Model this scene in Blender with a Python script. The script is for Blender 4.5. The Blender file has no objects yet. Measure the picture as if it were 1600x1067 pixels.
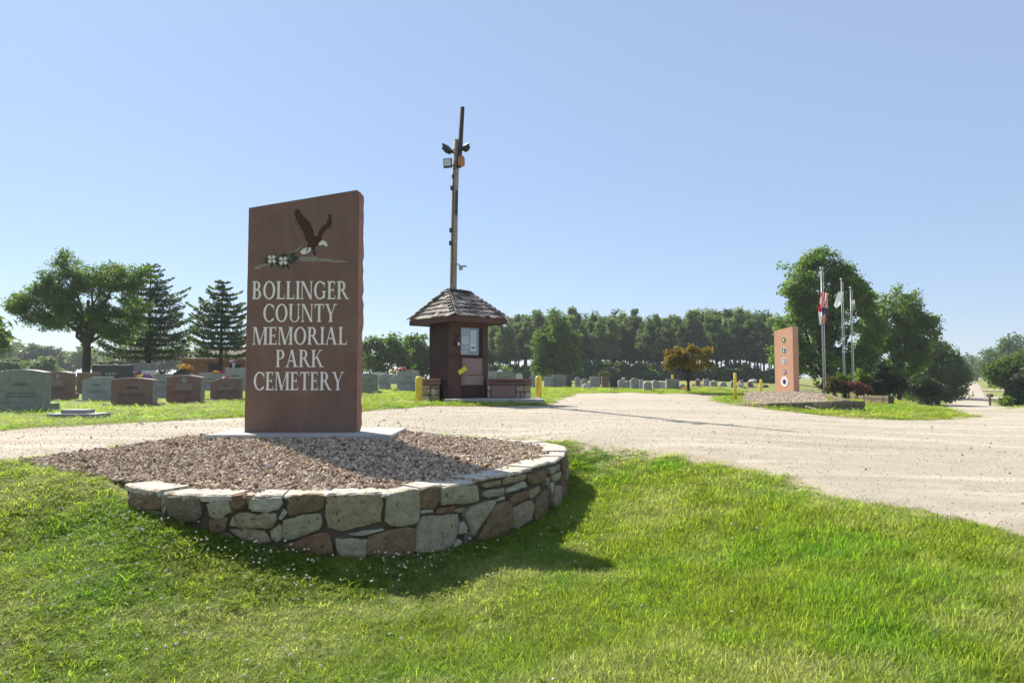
import bpy, math, random
import numpy as np
from mathutils import Vector, Matrix, Euler
from mathutils.geometry import delaunay_2d_cdt

# ------------------------------------------------------------------ camera
scene = bpy.context.scene
col = scene.collection
F = 1067.0            # focal length in photo pixels (photo is 1600 wide: a 24 mm lens)
ZC = 0.90             # camera above the cemetery's level
PITCH = math.atan((588 - 533.5) / F)
cam_d = bpy.data.cameras.new('camera')
cam_d.sensor_width = 36.0
cam_d.lens = 36.0 * F / 1600.0
cam_d.clip_start = 0.05
cam_d.clip_end = 8000
cam = bpy.data.objects.new('camera', cam_d)
col.objects.link(cam)
cam.location = (0, 0, ZC)
cam.rotation_euler = (math.pi / 2 + PITCH, 0, 0)
scene.camera = cam

# ------------------------------------------------------------------ light
SUN_AZ = math.radians(39.5)      # sun stands this far left of straight ahead
SUN_EL = math.radians(41.5)
world = bpy.data.worlds.new('World')
scene.world = world
world.use_nodes = True
wt = world.node_tree
bg = wt.nodes['Background']
sky = wt.nodes.new('ShaderNodeTexSky')
sky.sky_type = 'NISHITA'
sky.sun_disc = False
sky.sun_elevation = SUN_EL
sky.sun_rotation = -SUN_AZ
sky.altitude = 100
sky.air_density = 1.0
sky.dust_density = 0.2
sky.ozone_density = 4.0
veil = wt.nodes.new('ShaderNodeMix'); veil.data_type = 'RGBA'      # even summer haze over the clear-sky model
veil.inputs[0].default_value = .66
veil.inputs[7].default_value = (2.45, 3.05, 4.25, 1)
wt.links.new(sky.outputs[0], veil.inputs[6]); wt.links.new(veil.outputs[2], bg.inputs[0])
bg.inputs[1].default_value = 0.092
sd = bpy.data.lights.new('sun', 'SUN')
sd.energy = 5.0
sd.angle = math.radians(0.53)
sd.color = (1.0, 0.94, 0.84)
sun = bpy.data.objects.new('sun', sd)
col.objects.link(sun)
sdir = Vector((-math.sin(SUN_AZ) * math.cos(SUN_EL), math.cos(SUN_AZ) * math.cos(SUN_EL), math.sin(SUN_EL)))
sun.rotation_euler = sdir.to_track_quat('Z', 'Y').to_euler()
sun.location = (-20, 30, 30)
vs = scene.view_settings
vs.view_transform = 'Standard'
vs.look = 'None'
vs.gamma = 1
vs.use_curve_mapping = False
vs.exposure = 1.0
scene.cycles.max_bounces = 6
scene.cycles.transparent_max_bounces = 12
scene.cycles.use_denoising = True

# ------------------------------------------------------------------ helpers: numbers
cp, sp = math.cos(PITCH), math.sin(PITCH)
def ray(px, py):
    dx, dy = (px - 800) / F, (533.5 - py) / F
    return np.array([dx, cp - dy * sp, sp + dy * cp])
def at_depth(px, py, Y):
    d = ray(px, py); t = Y / d[1]
    return Vector((d[0] * t, Y, ZC + d[2] * t))
def on_z(px, py, z):
    d = ray(px, py); t = (z - ZC) / d[2]
    return Vector((d[0] * t, d[1] * t, z))
class RBF:
    """smooth surface through scattered heights (kernel |r|)"""
    def __init__(self, pts):
        p = np.array(pts, float); self.c = p[:, :2]; n = len(p)
        r = np.hypot(p[:, None, 0] - p[None, :, 0], p[:, None, 1] - p[None, :, 1])
        A = np.zeros((n + 1, n + 1)); A[:n, :n] = -r; A[:n, n] = 1; A[n, :n] = 1
        self.w = np.linalg.solve(A, np.append(p[:, 2], 0))
    def __call__(self, x, y):
        x = np.atleast_1d(np.asarray(x, float)); y = np.atleast_1d(np.asarray(y, float))
        out = np.empty(len(x))
        for i in range(0, len(x), 20000):
            r = np.sqrt((x[i:i+20000, None] - self.c[None, :, 0]) ** 2 + (y[i:i+20000, None] - self.c[None, :, 1]) ** 2 + 0.01)
            out[i:i+20000] = -r @ self.w[:-1] + self.w[-1]
        return out

# wall round the sign bed: photo x, y of its top edge, y of its foot
WALL = [(200,757,783),(228,763,797),(265,768,808),(310,772,825),(360,773,840),(410,774,853),(460,773,863),(510,773,868),(555,772,871),
        (600,770,872),(645,764,872),(690,757,868),(740,749,855),(790,740,842),(830,730,822),(858,721,803),(875,712,790),(883,702,780),
        (872,695,750),(845,690,730),(815,687,716),(770,684,704),(700,681,697)]
ZW = -0.10
wall_pts = [on_z(a, b, ZW) for a, b, c in WALL]
G = []
for (a, b, c), w in zip(WALL, wall_pts):
    foot = at_depth(a, c, w.y)
    G.append((w.x, w.y, max(foot.z, -0.72)))
for px, py, z in [(880,693,-.17),(960,700,-.19),(1050,712,-.22),(1130,724,-.26),(1200,742,-.29),(1260,764,-.33),(1330,785,-.37),(1420,800,-.41),
                  (1500,815,-.44),(1600,845,-.48),(930,870,-.76),(1000,800,-.62),(1000,900,-.76),(900,800,-.67),(1200,850,-.55),(1300,950,-.6),(640,940,-.80),(450,950,-.73),(820,930,-.79),(300,960,-.66),
                  (1060,655,-.09),(1300,720,-.27),(1600,650,-.3),(1520,645,-.26),(1600,700,-.4),(850,632,.07),(700,632,.09),(620,640,.06),(480,648,.02),
                  (380,652,0),(200,660,-.02),(0,672,-.03),(0,718,-.10),(120,738,-.14),(0,760,-.24),(100,850,-.52),(0,900,-.58),(300,690,-.06),(600,672,-.03),
                  (1150,628,.02),(1250,645,-.1),(1352,643,-.2),(1440,654,-.3),(1000,614,.1),(1230,612,.1),(40,645,0),(200,636,.0),(360,627,.03)]:
    p = on_z(px, py, z); G.append((p.x, p.y, z))
G += [(0,3.3,-.66),(-3,3.3,-.6),(3,3.3,-.6),(0,0.5,-.72),(-4,0,-.6),(4,0,-.62),(-2,4.3,-.7),(1,4.3,-.72),(-8,4,-.4),(0,-10,-.8),(8,3,-.55),(15,8,-.5),(14,-8,-.8),(-14,-8,-.6),
      (-2.2,8.0,-.28),(-3.0,9.6,-.15),(-1,9.0,-.25),
      (-30,30,.05),(-12,30,.08),(-4,36,.1),(4,45,.12),(14,45,.12),(22,52,.05),(-15,60,.15),(-45,60,.1),(-30,120,.2),(5,110,.1),(35,110,.0),(50,120,-.4),(-100,100,.2),(-100,0,-.2),
      (14.3,22,-.19),(16.5,23,-.2),(20,25.5,-.2),(26,25,-.3),(17.5,30,-.45),(19.7,35,-.31),(29,45,-1.5),(24,55,-.7),(32,62,-1.3),(42,75,-1.9)]
for Y, z in [(32,-.95),(40,-1.45),(60,-2.4),(80,-3.0),(107,-3.3),(130,-2.85),(163,-2.0),(210,-1.6),(267,-1.35),(340,-1.3)]:
    x = 14.5 + .664 * (Y - 21); G.append((x, Y, z)); G.append((x + 9, Y, z + .1)); G.append((x - 9, Y, z + .12))
for a in range(0, 360, 30):
    G.append((700 * math.sin(math.radians(a)), 700 * math.cos(math.radians(a)), -.5))
ground_rbf = RBF(G)
def gz(x, y):
    return float(ground_rbf([x], [y])[0])
_Ys = np.geomspace(2.0, 500, 900)
def on_ground(px, py):
    d = ray(px, py); t = _Ys / d[1]
    dz = ZC + d[2] * t - ground_rbf(d[0] * t, _Ys)
    i = int(np.argmax(dz < 0))
    if i == 0: return at_depth(px, py, 400)
    f = dz[i-1] / (dz[i-1] - dz[i]); Y = _Ys[i-1] + f * (_Ys[i] - _Ys[i-1])
    return at_depth(px, py, Y)
def foot(px, Y):
    """ground point seen in photo column px at depth Y"""
    x = (px - 800) / F * Y * 1.0
    return Vector((x, Y, gz(x, Y)))
def ppm(Y): return F / Y
def lin(r, g, b):
    f = lambda c: ((c / 255 + .055) / 1.055) ** 2.4 if c > 10 else c / 255 / 12.92
    return (f(r), f(g), f(b))
def vnoise(x, y, seed=0):
    """smooth value noise in numpy"""
    rs = np.random.RandomState(seed); tab = rs.rand(256, 256)
    xi = np.floor(x).astype(int); yi = np.floor(y).astype(int); fx = x - xi; fy = y - yi
    fx = fx * fx * (3 - 2 * fx); fy = fy * fy * (3 - 2 * fy)
    g = lambda a, b: tab[a % 256, b % 256]
    return (g(xi, yi) * (1-fx) + g(xi+1, yi) * fx) * (1-fy) + (g(xi, yi+1) * (1-fx) + g(xi+1, yi+1) * fx) * fy
def fbm(x, y, seed=0):
    return (vnoise(x, y, seed) * .5 + vnoise(x*2.1, y*2.1, seed+1) * .3 + vnoise(x*4.3, y*4.3, seed+2) * .2)

# ------------------------------------------------------------------ helpers: objects
def tag(o, label=None, cat=None, group=None, kind=None):
    if label: o['label'] = label
    if cat: o['category'] = cat
    if group: o['group'] = group
    if kind: o['kind'] = kind
    return o
def empty(name, loc, label, cat, group=None, rz=0):
    o = bpy.data.objects.new(name, None); col.objects.link(o)
    o.location = loc; o.rotation_euler = (0, 0, rz); o.empty_display_size = .2
    return tag(o, label, cat, group)
def link(name, me, parent=None, loc=None):
    o = bpy.data.objects.new(name, me); col.objects.link(o)
    if parent is not None: o.parent = parent
    if loc is not None: o.location = loc
    return o
def np_mesh(name, V, Fc, mat, smooth=False, mats=None, midx=None):
    V = np.asarray(V, np.float32); Fc = np.asarray(Fc, np.int32); k = Fc.shape[1]
    me = bpy.data.meshes.new(name)
    me.vertices.add(len(V)); me.vertices.foreach_set('co', V.ravel())
    me.loops.add(Fc.size); me.loops.foreach_set('vertex_index', Fc.ravel())
    me.polygons.add(len(Fc)); me.polygons.foreach_set('loop_start', np.arange(0, Fc.size, k, dtype=np.int32))
    if smooth: me.polygons.foreach_set('use_smooth', np.ones(len(Fc), bool))
    for m in (mats or [mat]): me.materials.append(m)
    if midx is not None: me.polygons.foreach_set('material_index', np.asarray(midx, np.int32))
    me.update(calc_edges=True); me.validate()
    return me
class MB:
    """collects shapes for ONE mesh"""
    def __init__(self): self.v = []; self.f = []; self.m = []; self.cur = 0
    def add(self, vs, fs):
        n = len(self.v); self.v += [tuple(v) for v in vs]
        for f in fs: self.f.append(tuple(i + n for i in f)); self.m.append(self.cur)
        return self
    def box(self, x0, x1, y0, y1, z0, z1, M=None):
        vs = [Vector((x, y, z)) for x in (x0, x1) for y in (y0, y1) for z in (z0, z1)]
        if M is not None: vs = [M @ v for v in vs]
        return self.add(vs, [(0,1,3,2),(4,6,7,5),(0,4,5,1),(2,3,7,6),(0,2,6,4),(1,5,7,3)])
    def prism(self, poly, d0, d1, ax='y'):
        """polygon in the (x,z) plane extruded along y (or (x,y) along z)"""
        n = len(poly)
        mk = (lambda p, d: (p[0], d, p[1])) if ax == 'y' else ((lambda p, d: (p[0], p[1], d)) if ax == 'z' else (lambda p, d: (d, p[0], p[1])))
        vs = [mk(p, d0) for p in poly] + [mk(p, d1) for p in poly]
        fs = [tuple(range(n)), tuple(range(2*n-1, n-1, -1))] + [(i, i+n, (i+1) % n + n, (i+1) % n) for i in range(n)]
        return self.add(vs, fs)
    def tube(self, pts, rad, n=8, cap=True):
        pts = [Vector(p) for p in pts]
        if not hasattr(rad, '__len__'): rad = [rad] * len(pts)
        base = len(self.v); rings = []
        for i, p in enumerate(pts):
            d = (pts[min(i+1, len(pts)-1)] - pts[max(i-1, 0)]).normalized()
            q = d.to_track_quat('Z', 'Y')
            rings.append([p + q @ Vector((math.cos(2*math.pi*k/n) * rad[i], math.sin(2*math.pi*k/n) * rad[i], 0)) for k in range(n)])
        vs = [v for r in rings for v in r]; fs = []
        for i in range(len(pts) - 1):
            for k in range(n):
                fs.append((i*n+k, i*n+(k+1) % n, (i+1)*n+(k+1) % n, (i+1)*n+k))
        if cap: fs += [tuple(range(n-1, -1, -1)), tuple(range((len(pts)-1)*n, len(pts)*n))]
        return self.add(vs, fs)
    def ball(self, c, r, seg=8, ring=6):
        if not hasattr(r, '__len__'): r = (r, r, r)
        vs = [(c[0], c[1], c[2] - r[2])]; fs = []
        for i in range(1, ring):
            a = math.pi * i / ring - math.pi / 2
            for k in range(seg):
                b = 2 * math.pi * k / seg
                vs.append((c[0] + r[0]*math.cos(a)*math.cos(b), c[1] + r[1]*math.cos(a)*math.sin(b), c[2] + r[2]*math.sin(a)))
        vs.append((c[0], c[1], c[2] + r[2])); top = len(vs) - 1
        for k in range(seg):
            fs.append((0, 1+(k+1) % seg, 1+k)); fs.append((top, top-seg+k, top-seg+(k+1) % seg))
            for i in range(ring-2):
                a0 = 1+i*seg; fs.append((a0+k, a0+(k+1) % seg, a0+seg+(k+1) % seg, a0+seg+k))
        return self.add(vs, fs)
    def mesh(self, name, mats, smooth=False, bevel=0):
        me = bpy.data.meshes.new(name); me.from_pydata(self.v, [], self.f)
        for m in (mats if isinstance(mats, (list, tuple)) else [mats]): me.materials.append(m)
        me.polygons.foreach_set('material_index', self.m)
        if smooth: me.polygons.foreach_set('use_smooth', [True] * len(self.f))
        if bevel:
            import bmesh
            bm = bmesh.new(); bm.from_mesh(me)
            bmesh.ops.bevel(bm, geom=[e for e in bm.edges if len(e.link_faces) == 2 and e.calc_face_angle() > .5], offset=bevel, segments=2, affect='EDGES', profile=.6)
            bm.to_mesh(me); bm.free()
        me.update(); return me
    def build(self, name, mats, parent=None, smooth=False, bevel=0, loc=None):
        return link(name, self.mesh(name, mats, smooth, bevel), parent, loc)

# ------------------------------------------------------------------ helpers: materials
def nodes_of(name):
    m = bpy.data.materials.new(name); m.use_nodes = True
    t = m.node_tree
    return m, t, t.nodes['Principled BSDF'], t.nodes['Material Output']
def nd(t, typ, ins=None, **props):
    n = t.nodes.new('ShaderNode' + typ)
    for k, v in props.items(): setattr(n, k, v)
    for k, v in (ins or {}).items():
        if isinstance(v, bpy.types.NodeSocket): t.links.new(v, n.inputs[k])
        else: n.inputs[k].default_value = v
    return n
def c4(c): return (c[0], c[1], c[2], 1)
def ramp(t, fac, stops):
    n = nd(t, 'ValToRGB', {0: fac}); cr = n.color_ramp
    while len(cr.elements) < len(stops): cr.elements.new(.5)
    for e, (p, c) in zip(cr.elements, stops): e.position = p; e.color = c4(c)
    return n.outputs[0]
def noise(t, scale, detail=4, rough=.6, vec=None, dist=0):
    ins = {'Scale': scale, 'Detail': detail, 'Roughness': rough, 'Distortion': dist}
    if vec is not None: ins['Vector'] = vec
    return nd(t, 'TexNoise', ins).outputs[0]
def mixc(t, fac, a, b, mode='MIX'):
    n = nd(t, 'Mix', data_type='RGBA', blend_type=mode)
    for i, v in ((0, fac), (6, a), (7, b)):
        if isinstance(v, bpy.types.NodeSocket): t.links.new(v, n.inputs[i])
        else: n.inputs[i].default_value = c4(v) if hasattr(v, '__len__') else v
    return n.outputs[2]
def bump(t, h, dist, strength=1):
    return nd(t, 'Bump', {'Height': h, 'Distance': dist, 'Strength': strength}).outputs[0]
def wpos(t): return nd(t, 'NewGeometry').outputs['Position']
def opos(t): return nd(t, 'TexCoord').outputs['Object']

def rough_mat(name, c1, c2, scale=6, rough=.85, bmp=.01, bscale=40, fine=None, spec=.3, world_space=True):
    """two-tone mottled surface with relief and an optional fine speckle colour"""
    m, t, b, out = nodes_of(name)
    v = wpos(t) if world_space else opos(t)
    c = ramp(t, noise(t, scale, 6, .65, v), [(.3, c1), (.7, c2)])
    if fine:
        sp_ = nd(t, 'MapRange', {0: noise(t, fine[1], 2, .7, v), 1: fine[2], 2: fine[2] + .06}).outputs[0]
        c = mixc(t, sp_, c, fine[0])
    t.links.new(c, b.inputs['Base Color'])
    b.inputs['Roughness'].default_value = rough
    b.inputs['Specular IOR Level'].default_value = spec
    if bmp: t.links.new(bump(t, noise(t, bscale, 5, .7, v), bmp), b.inputs['Normal'])
    return m
def plain(name, c, rough=.6, metal=0, spec=.4):
    m, t, b, out = nodes_of(name)
    v = opos(t)
    k = ramp(t, noise(t, 9, 5, .7, v), [(.25, [x * .82 for x in c]), (.75, [min(1, x * 1.1) for x in c])])
    t.links.new(k, b.inputs['Base Color'])
    b.inputs['Roughness'].default_value = rough; b.inputs['Metallic'].default_value = metal; b.inputs['Specular IOR Level'].default_value = spec
    return m
def random_mat(name, stops, rough=.8, bmp=.004, bscale=60, spec=.25, vary=.25, nscale=12):
    """colour drawn per object, mottled"""
    m, t, b, out = nodes_of(name)
    r = nd(t, 'ObjectInfo').outputs['Random']; v = wpos(t)
    c = ramp(t, r, stops)
    n = ramp(t, noise(t, nscale, 6, .7, v), [(.25, [1 - vary] * 3), (.75, [1 + vary] * 3)])
    t.links.new(mixc(t, 1.0, c, n, 'MULTIPLY'), b.inputs['Base Color'])
    b.inputs['Roughness'].default_value = rough; b.inputs['Specular IOR Level'].default_value = spec
    if bmp: t.links.new(bump(t, noise(t, bscale, 5, .7, v), bmp), b.inputs['Normal'])
    return m
def leaf_mat(name, dark, light, trans=.4, nscale=.9, tcol=None, vary=.3):
    m, t, b, out = nodes_of(name)
    v = wpos(t)
    c = ramp(t, noise(t, nscale, 5, .65, v), [(.3, dark), (.72, light)])
    r = nd(t, 'ObjectInfo').outputs['Random']
    k = nd(t, 'MapRange', {0: r, 3: 1 - vary, 4: 1 + vary}).outputs[0]
    c = mixc(t, 1.0, c, nd(t, 'CombineXYZ', {0: k, 1: k, 2: k}).outputs[0], 'MULTIPLY')
    t.links.new(c, b.inputs['Base Color'])
    b.inputs['Roughness'].default_value = .55; b.inputs['Specular IOR Level'].default_value = .3
    tc = mixc(t, 1.0, c, tcol or (1.5, 1.5, .7), 'MULTIPLY')
    tr = nd(t, 'BsdfTranslucent', {0: tc})
    mx = nd(t, 'MixShader', {0: trans, 1: b.outputs[0], 2: tr.outputs[0]})
    t.links.new(mx.outputs[0], out.inputs[0])
    return m

M = {}
m, t, b, out = nodes_of('red_brown_granite'); v = wpos(t)
c = ramp(t, noise(t, 2.0, 6, .7, v), [(.3, (.145,.083,.06)), (.7, (.21,.125,.093))])
stk = noise(t, 1.0, 4, .65, nd(t, 'Mapping', {0: v, 3: (7, 7, .55)}).outputs[0])
c = mixc(t, nd(t, 'MapRange', {0: stk, 1: .5, 2: .72, 4: .5}).outputs[0], c, (.225,.14,.112))
c = mixc(t, nd(t, 'MapRange', {0: noise(t, 85, 3, .8, v), 1: .57, 2: .66, 4: .75}).outputs[0], c, (.07,.04,.033))
c = mixc(t, nd(t, 'MapRange', {0: noise(t, 120, 2, .8, nd(t, 'Mapping', {0: v, 1: (3, 1, 7)}).outputs[0]), 1: .6, 2: .68, 4: .7}).outputs[0], c, (.3,.2,.165))
t.links.new(c, b.inputs['Base Color']); b.inputs['Roughness'].default_value = .5; b.inputs['Specular IOR Level'].default_value = .3
t.links.new(bump(t, noise(t, 260, 3, .7, v), .0008), b.inputs['Normal']); M['granite_red'] = m
M['granite_rough'] = rough_mat('rough_red_granite', (.22,.11,.085), (.36,.20,.16), 10, .9, .012, 45, ((.5,.36,.3), 60, .63))
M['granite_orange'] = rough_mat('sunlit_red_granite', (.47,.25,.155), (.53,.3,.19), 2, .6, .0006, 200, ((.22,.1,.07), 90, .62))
M['white_paint'] = rough_mat('white_letter_paint', (.76,.73,.67), (.88,.86,.81), 30, .7, 0, fine=((.3,.22,.18), 120, .63))
M['eagle_brown'] = rough_mat('eagle_brown_paint', (.045,.018,.012), (.075,.03,.02), 25, .8, 0)
M['leaf_green_paint'] = plain('leaf_green_paint', (.012,.05,.028), .7)
M['branch_grey_paint'] = rough_mat('branch_grey_paint', (.16,.13,.11), (.38,.35,.31), 40, .8, 0)
M['emblem_white'] = plain('emblem_white_paint', (.72,.71,.68), .7)
M['emblem_yellow'] = plain('emblem_yellow_paint', (.5,.38,.08), .7)
M['concrete'] = rough_mat('concrete', (.36,.34,.31), (.48,.46,.42), 3, .9, .003, 60, ((.22,.2,.18), 80, .66))
M['mortar'] = rough_mat('dark_mortar', (.085,.066,.048), (.14,.112,.085), 8, .95, .012, 50)
M['bark'] = rough_mat('bark', (.035,.027,.02), (.075,.06,.045), 4, .95, .03, 14)
M['kiosk_wood'] = rough_mat('dark_brown_boards', (.045,.019,.017), (.062,.026,.022), 2.5, .7, .003, 30)
M['kiosk_trim'] = rough_mat('brown_painted_trim', (.07,.033,.025), (.1,.048,.037), 3, .65, .002, 40)
M['dark'] = plain('dark_interior', (.014,.013,.013), .8)
M['paper'] = plain('notice_paper', (.68,.7,.7), .8)
M['paper_grey'] = plain('grey_notice_paper', (.33,.37,.4), .8)
M['board_grey'] = plain('grey_notice_board', (.2,.23,.25), .7)
M['panel_pink'] = rough_mat('pink_granite_panel', (.2,.125,.11), (.27,.17,.15), 12, .6, .001, 150)
M['panel_text'] = plain('panel_text_paint', (.42,.34,.31), .8)
M['cap_brown'] = rough_mat('red_brown_cap_stone', (.15,.075,.06), (.21,.11,.09), 8, .8, .004, 60)
M['text_dark'] = plain('dark_incised_text', (.05,.03,.027), .9)
M['yellow'] = rough_mat('worn_yellow_paint', (.66,.48,.04), (.78,.6,.09), 9, .55, .001, 60, ((.5,.42,.25), 30, .68))
M['tape'] = plain('yellow_notice', (.75,.66,.03), .6)
M['pole_wood'] = rough_mat('weathered_pole_wood', (.2,.165,.125), (.36,.31,.245), 9, .9, .006, 40)
M['black_metal'] = plain('black_lamp_housing', (.02,.022,.025), .5)
M['lamp_glass'] = plain('grey_lamp_glass', (.45,.5,.52), .2, 0, .6)
M['amber'] = plain('amber_copper', (.38,.17,.05), .45)
M['alu'] = plain('grey_aluminium', (.33,.345,.35), .4, .3)
M['gs_grey'] = rough_mat('grey_granite', (.26,.255,.245), (.37,.365,.35), 5, .7, .0015, 80, ((.13,.13,.14), 90, .6))
M['gs_green'] = rough_mat('green_grey_granite', (.215,.22,.17), (.3,.305,.245), 5, .7, .0015, 80, ((.1,.11,.1), 90, .6))
M['gs_brown'] = rough_mat('brown_granite', (.19,.115,.09), (.27,.165,.135), 5, .65, .0015, 80, ((.08,.045,.04), 90, .6))
M['gs_dark'] = rough_mat('dark_granite', (.045,.042,.043), (.075,.07,.07), 5, .45, .001, 80)
M['gs_light'] = rough_mat('pale_granite', (.42,.42,.41), (.56,.56,.55), 5, .75, .0015, 80)
M['gs_rock'] = rough_mat('rock_pitched_granite', (.24,.2,.18), (.4,.36,.33), 14, .95, .02, 40)
M['gs_panel'] = rough_mat('polished_panel', (.21,.165,.14), (.27,.215,.185), 8, .5, .0005, 80)
M['carve_grey'] = plain('shadowed_carving', (.15,.155,.155), .9)
M['carve_brown'] = plain('shadowed_brown_carving', (.105,.058,.047), .9)
M['carving'] = plain('pale_carving', (.34,.33,.3), .9)
M['brick_wall'] = rough_mat('orange_brick', (.2,.085,.04), (.28,.13,.065), 1.5, .9, .01, 20)
M['roof_brown'] = rough_mat('brown_shingle_roof', (.1,.075,.055), (.17,.125,.095), 2, .9, .02, 15)
M['red_cloth'] = plain('red_cloth', (.55,.03,.04), .9)
M['white_cloth'] = plain('white_cloth', (.75,.76,.76), .9)
M['blue_cloth'] = plain('blue_cloth', (.035,.06,.22), .9)
M['orange_cloth'] = plain('orange_cloth', (.55,.25,.08), .9)
M['grey_cloth'] = plain('grey_cloth', (.38,.42,.42), .9)
for n_ in ('red_cloth', 'white_cloth', 'blue_cloth', 'orange_cloth', 'grey_cloth'):
    t = M[n_].node_tree; b = t.nodes['Principled BSDF']; src = b.inputs['Base Color'].links[0].from_socket
    t.links.new(nd(t, 'MixShader', {0: .5, 1: b.outputs[0], 2: nd(t, 'BsdfTranslucent', {0: src}).outputs[0]}).outputs[0], t.nodes['Material Output'].inputs[0])
for n_, c_ in dict(petal_yellow=(.75,.5,.02), petal_white=(.78,.76,.74), petal_pink=(.6,.16,.3), petal_red=(.55,.03,.04), petal_purple=(.2,.08,.36), petal_orange=(.65,.24,.04), stem_green=(.05,.1,.03)).items():
    M[n_] = plain(n_, c_, .8)
M['shingle'] = random_mat('weathered_shake_shingle', [(0, (.07,.062,.06)), (.3, (.15,.125,.11)), (.65, (.25,.21,.18)), (1, (.38,.33,.29))], .85, .006, 35)
STONE = {
 'g': rough_mat('grey_green_stone', (.29,.25,.16), (.5,.44,.305), 13, .92, .03, 22, ((.13,.115,.075), 26, .61)),
 'b': rough_mat('brown_stone', (.165,.11,.062), (.32,.225,.13), 13, .93, .035, 22, ((.075,.05,.03), 26, .605)),
 't': rough_mat('tan_stone', (.28,.215,.13), (.47,.38,.25), 13, .93, .035, 22, ((.15,.1,.055), 24, .605)),
 'd': rough_mat('dark_lichen_stone', (.14,.112,.075), (.28,.23,.155), 14, .95, .04, 24, ((.07,.058,.04), 26, .59)),
 'r': rough_mat('rust_stone', (.18,.098,.052), (.31,.185,.105), 13, .92, .03, 22, ((.09,.055,.03), 26, .605)),
 'l': rough_mat('pale_stone', (.39,.355,.265), (.58,.54,.44), 13, .9, .03, 24, ((.24,.2,.14), 26, .61)),
}
M['cap_stone'] = rough_mat('pale_cap_stone', (.46,.41,.33), (.64,.59,.5), 9, .92, .025, 24, ((.36,.27,.17), 11, .55))

# ------------------------------------------------------------------ road outline
def smooth_poly(pts, step):
    out = []
    n = len(pts)
    for i in range(n):
        a = Vector(pts[i][:2]); b = Vector(pts[(i+1) % n][:2]); L = (b - a).length
        st = max(step, .02 * min(a.length, b.length)); k = max(1, int(L / st))
        for j in range(k): out.append(a.lerp(b, j / k))
    return out
NEAR_EDGE = [(-900,770),(-300,740),(-80,727),(30,718),(150,703),(320,684),(480,679),(610,677),(700,680),(815,686),(880,693),(960,700),(1050,711),(1130,723),(1200,741),(1260,765),(1330,785),(1420,800),(1500,815),(1600,846),(1720,890)]
FAR_EDGE = [(1522,651),(1490,654),(1440,656),(1350,654),(1300,650),(1250,645),(1180,636),(1130,629),(1105,621),(1108,616),(1060,614.5),(980,613.5),(900,614.5),(880,620),(862,628),(858,633),(760,635),(700,634),(655,636),(600,639),(560,643),(470,647),(380,652),(200,661),(0,672),(-300,690),(-900,725)]
rp = [on_ground(*p) for p in NEAR_EDGE]
rp += [Vector((9,3.4,0)), Vector((20,-4,0)), Vector((42,-8,0)), Vector((48,18,0)), on_z(1660,633.5,-.25), on_z(1600,634,-.2), on_z(1566,638.5,-.2)]
FR = lambda Y, off: Vector((14.5 + .664 * (Y - 21) + off, Y, 0))
rp += [FR(30, 2.9)] + [FR(Y, 2.9) for Y in (45, 80, 120, 180, 260, 340)] + [FR(Y, -2.9) for Y in (340, 260, 180, 120, 80, 45, 30)] + [on_z(1494,641,-.19), on_z(1506,646,-.22)]
rp += [on_ground(*p) for p in FAR_EDGE]
road_poly = smooth_poly(rp, .16)
_a = np.array([[p.x, p.y] for p in road_poly])
_r = np.hypot(_a[:, 0], _a[:, 1])
_amp = np.clip(_r * .012, .05, .3) * np.clip(1.6 - _r / 60, 0.15, 1)
_a[:, 0] += (fbm(_a[:, 0] * 2.2, _a[:, 1] * 2.2, 5) - .5) * 2 * _amp
_a[:, 1] += (fbm(_a[:, 0] * 2.2 + 40, _a[:, 1] * 2.2, 9) - .5) * 2 * _amp
ROADP = _a
def inside_poly(x, y, P):
    res = np.zeros(len(x), bool)
    x0, y0 = P[:, 0], P[:, 1]; x1, y1 = np.roll(x0, -1), np.roll(y0, -1)
    for a, b, c, d in zip(x0, y0, x1, y1):
        if b == d: continue
        m = (b > y) != (d > y)
        if not m.any(): continue
        xs = (c - a) * (y - b) / (d - b) + a
        res ^= m & (x < xs)
    return res
def dist_poly(x, y, P, closed=True):
    best = np.full(len(x), 1e9)
    Q = np.roll(P, -1, 0)
    n = len(P) if closed else len(P) - 1
    for i in range(n):
        ax, ay = P[i]; bx, by = Q[i] - P[i]; L = bx * bx + by * by + 1e-12
        t = np.clip(((x - ax) * bx + (y - ay) * by) / L, 0, 1)
        np.minimum(best, (x - ax - t * bx) ** 2 + (y - ay - t * by) ** 2, out=best)
    return np.sqrt(best)
ROADC = ROADP[::2]
def road_sd(x, y):
    """signed distance to the road edge, positive on the grass"""
    d = dist_poly(x, y, ROADC)
    return np.where(inside_poly(x, y, ROADP), -d, d)

# ------------------------------------------------------------------ ground sheet
NA = 420
rad = np.concatenate([[0.0], np.geomspace(.6, 2.5, 8)[:-1], np.geomspace(2.5, 60, 130)[:-1], np.geomspace(60, 4000, 50)])
th = np.linspace(0, 2 * np.pi, NA, endpoint=False)
R_, T_ = np.meshgrid(rad[1:], th, indexing='ij')
gx = np.concatenate([[0.0], (R_ * np.sin(T_)).ravel()]); gy = np.concatenate([[0.0], (R_ * np.cos(T_)).ravel()])
gzv = ground_rbf(gx, gy)
far_fade = np.clip((np.hypot(gx, gy) - 500) / 400, 0, 1)
gzv = gzv * (1 - far_fade) - 1.0 * far_fade
sd_ = road_sd(gx, gy)
bump_n = (fbm(gx * 1.6, gy * 1.6, 21) - .5) * .05 * np.clip(sd_ / .8, 0, 1) * np.clip(2 - np.hypot(gx, gy) / 25, 0, 1)
gzv = gzv + bump_n
gzv -= np.where(sd_ < -.35, .06, 0)
nr = len(rad) - 1
idx = 1 + np.arange(nr * NA).reshape(nr, NA)
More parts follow.
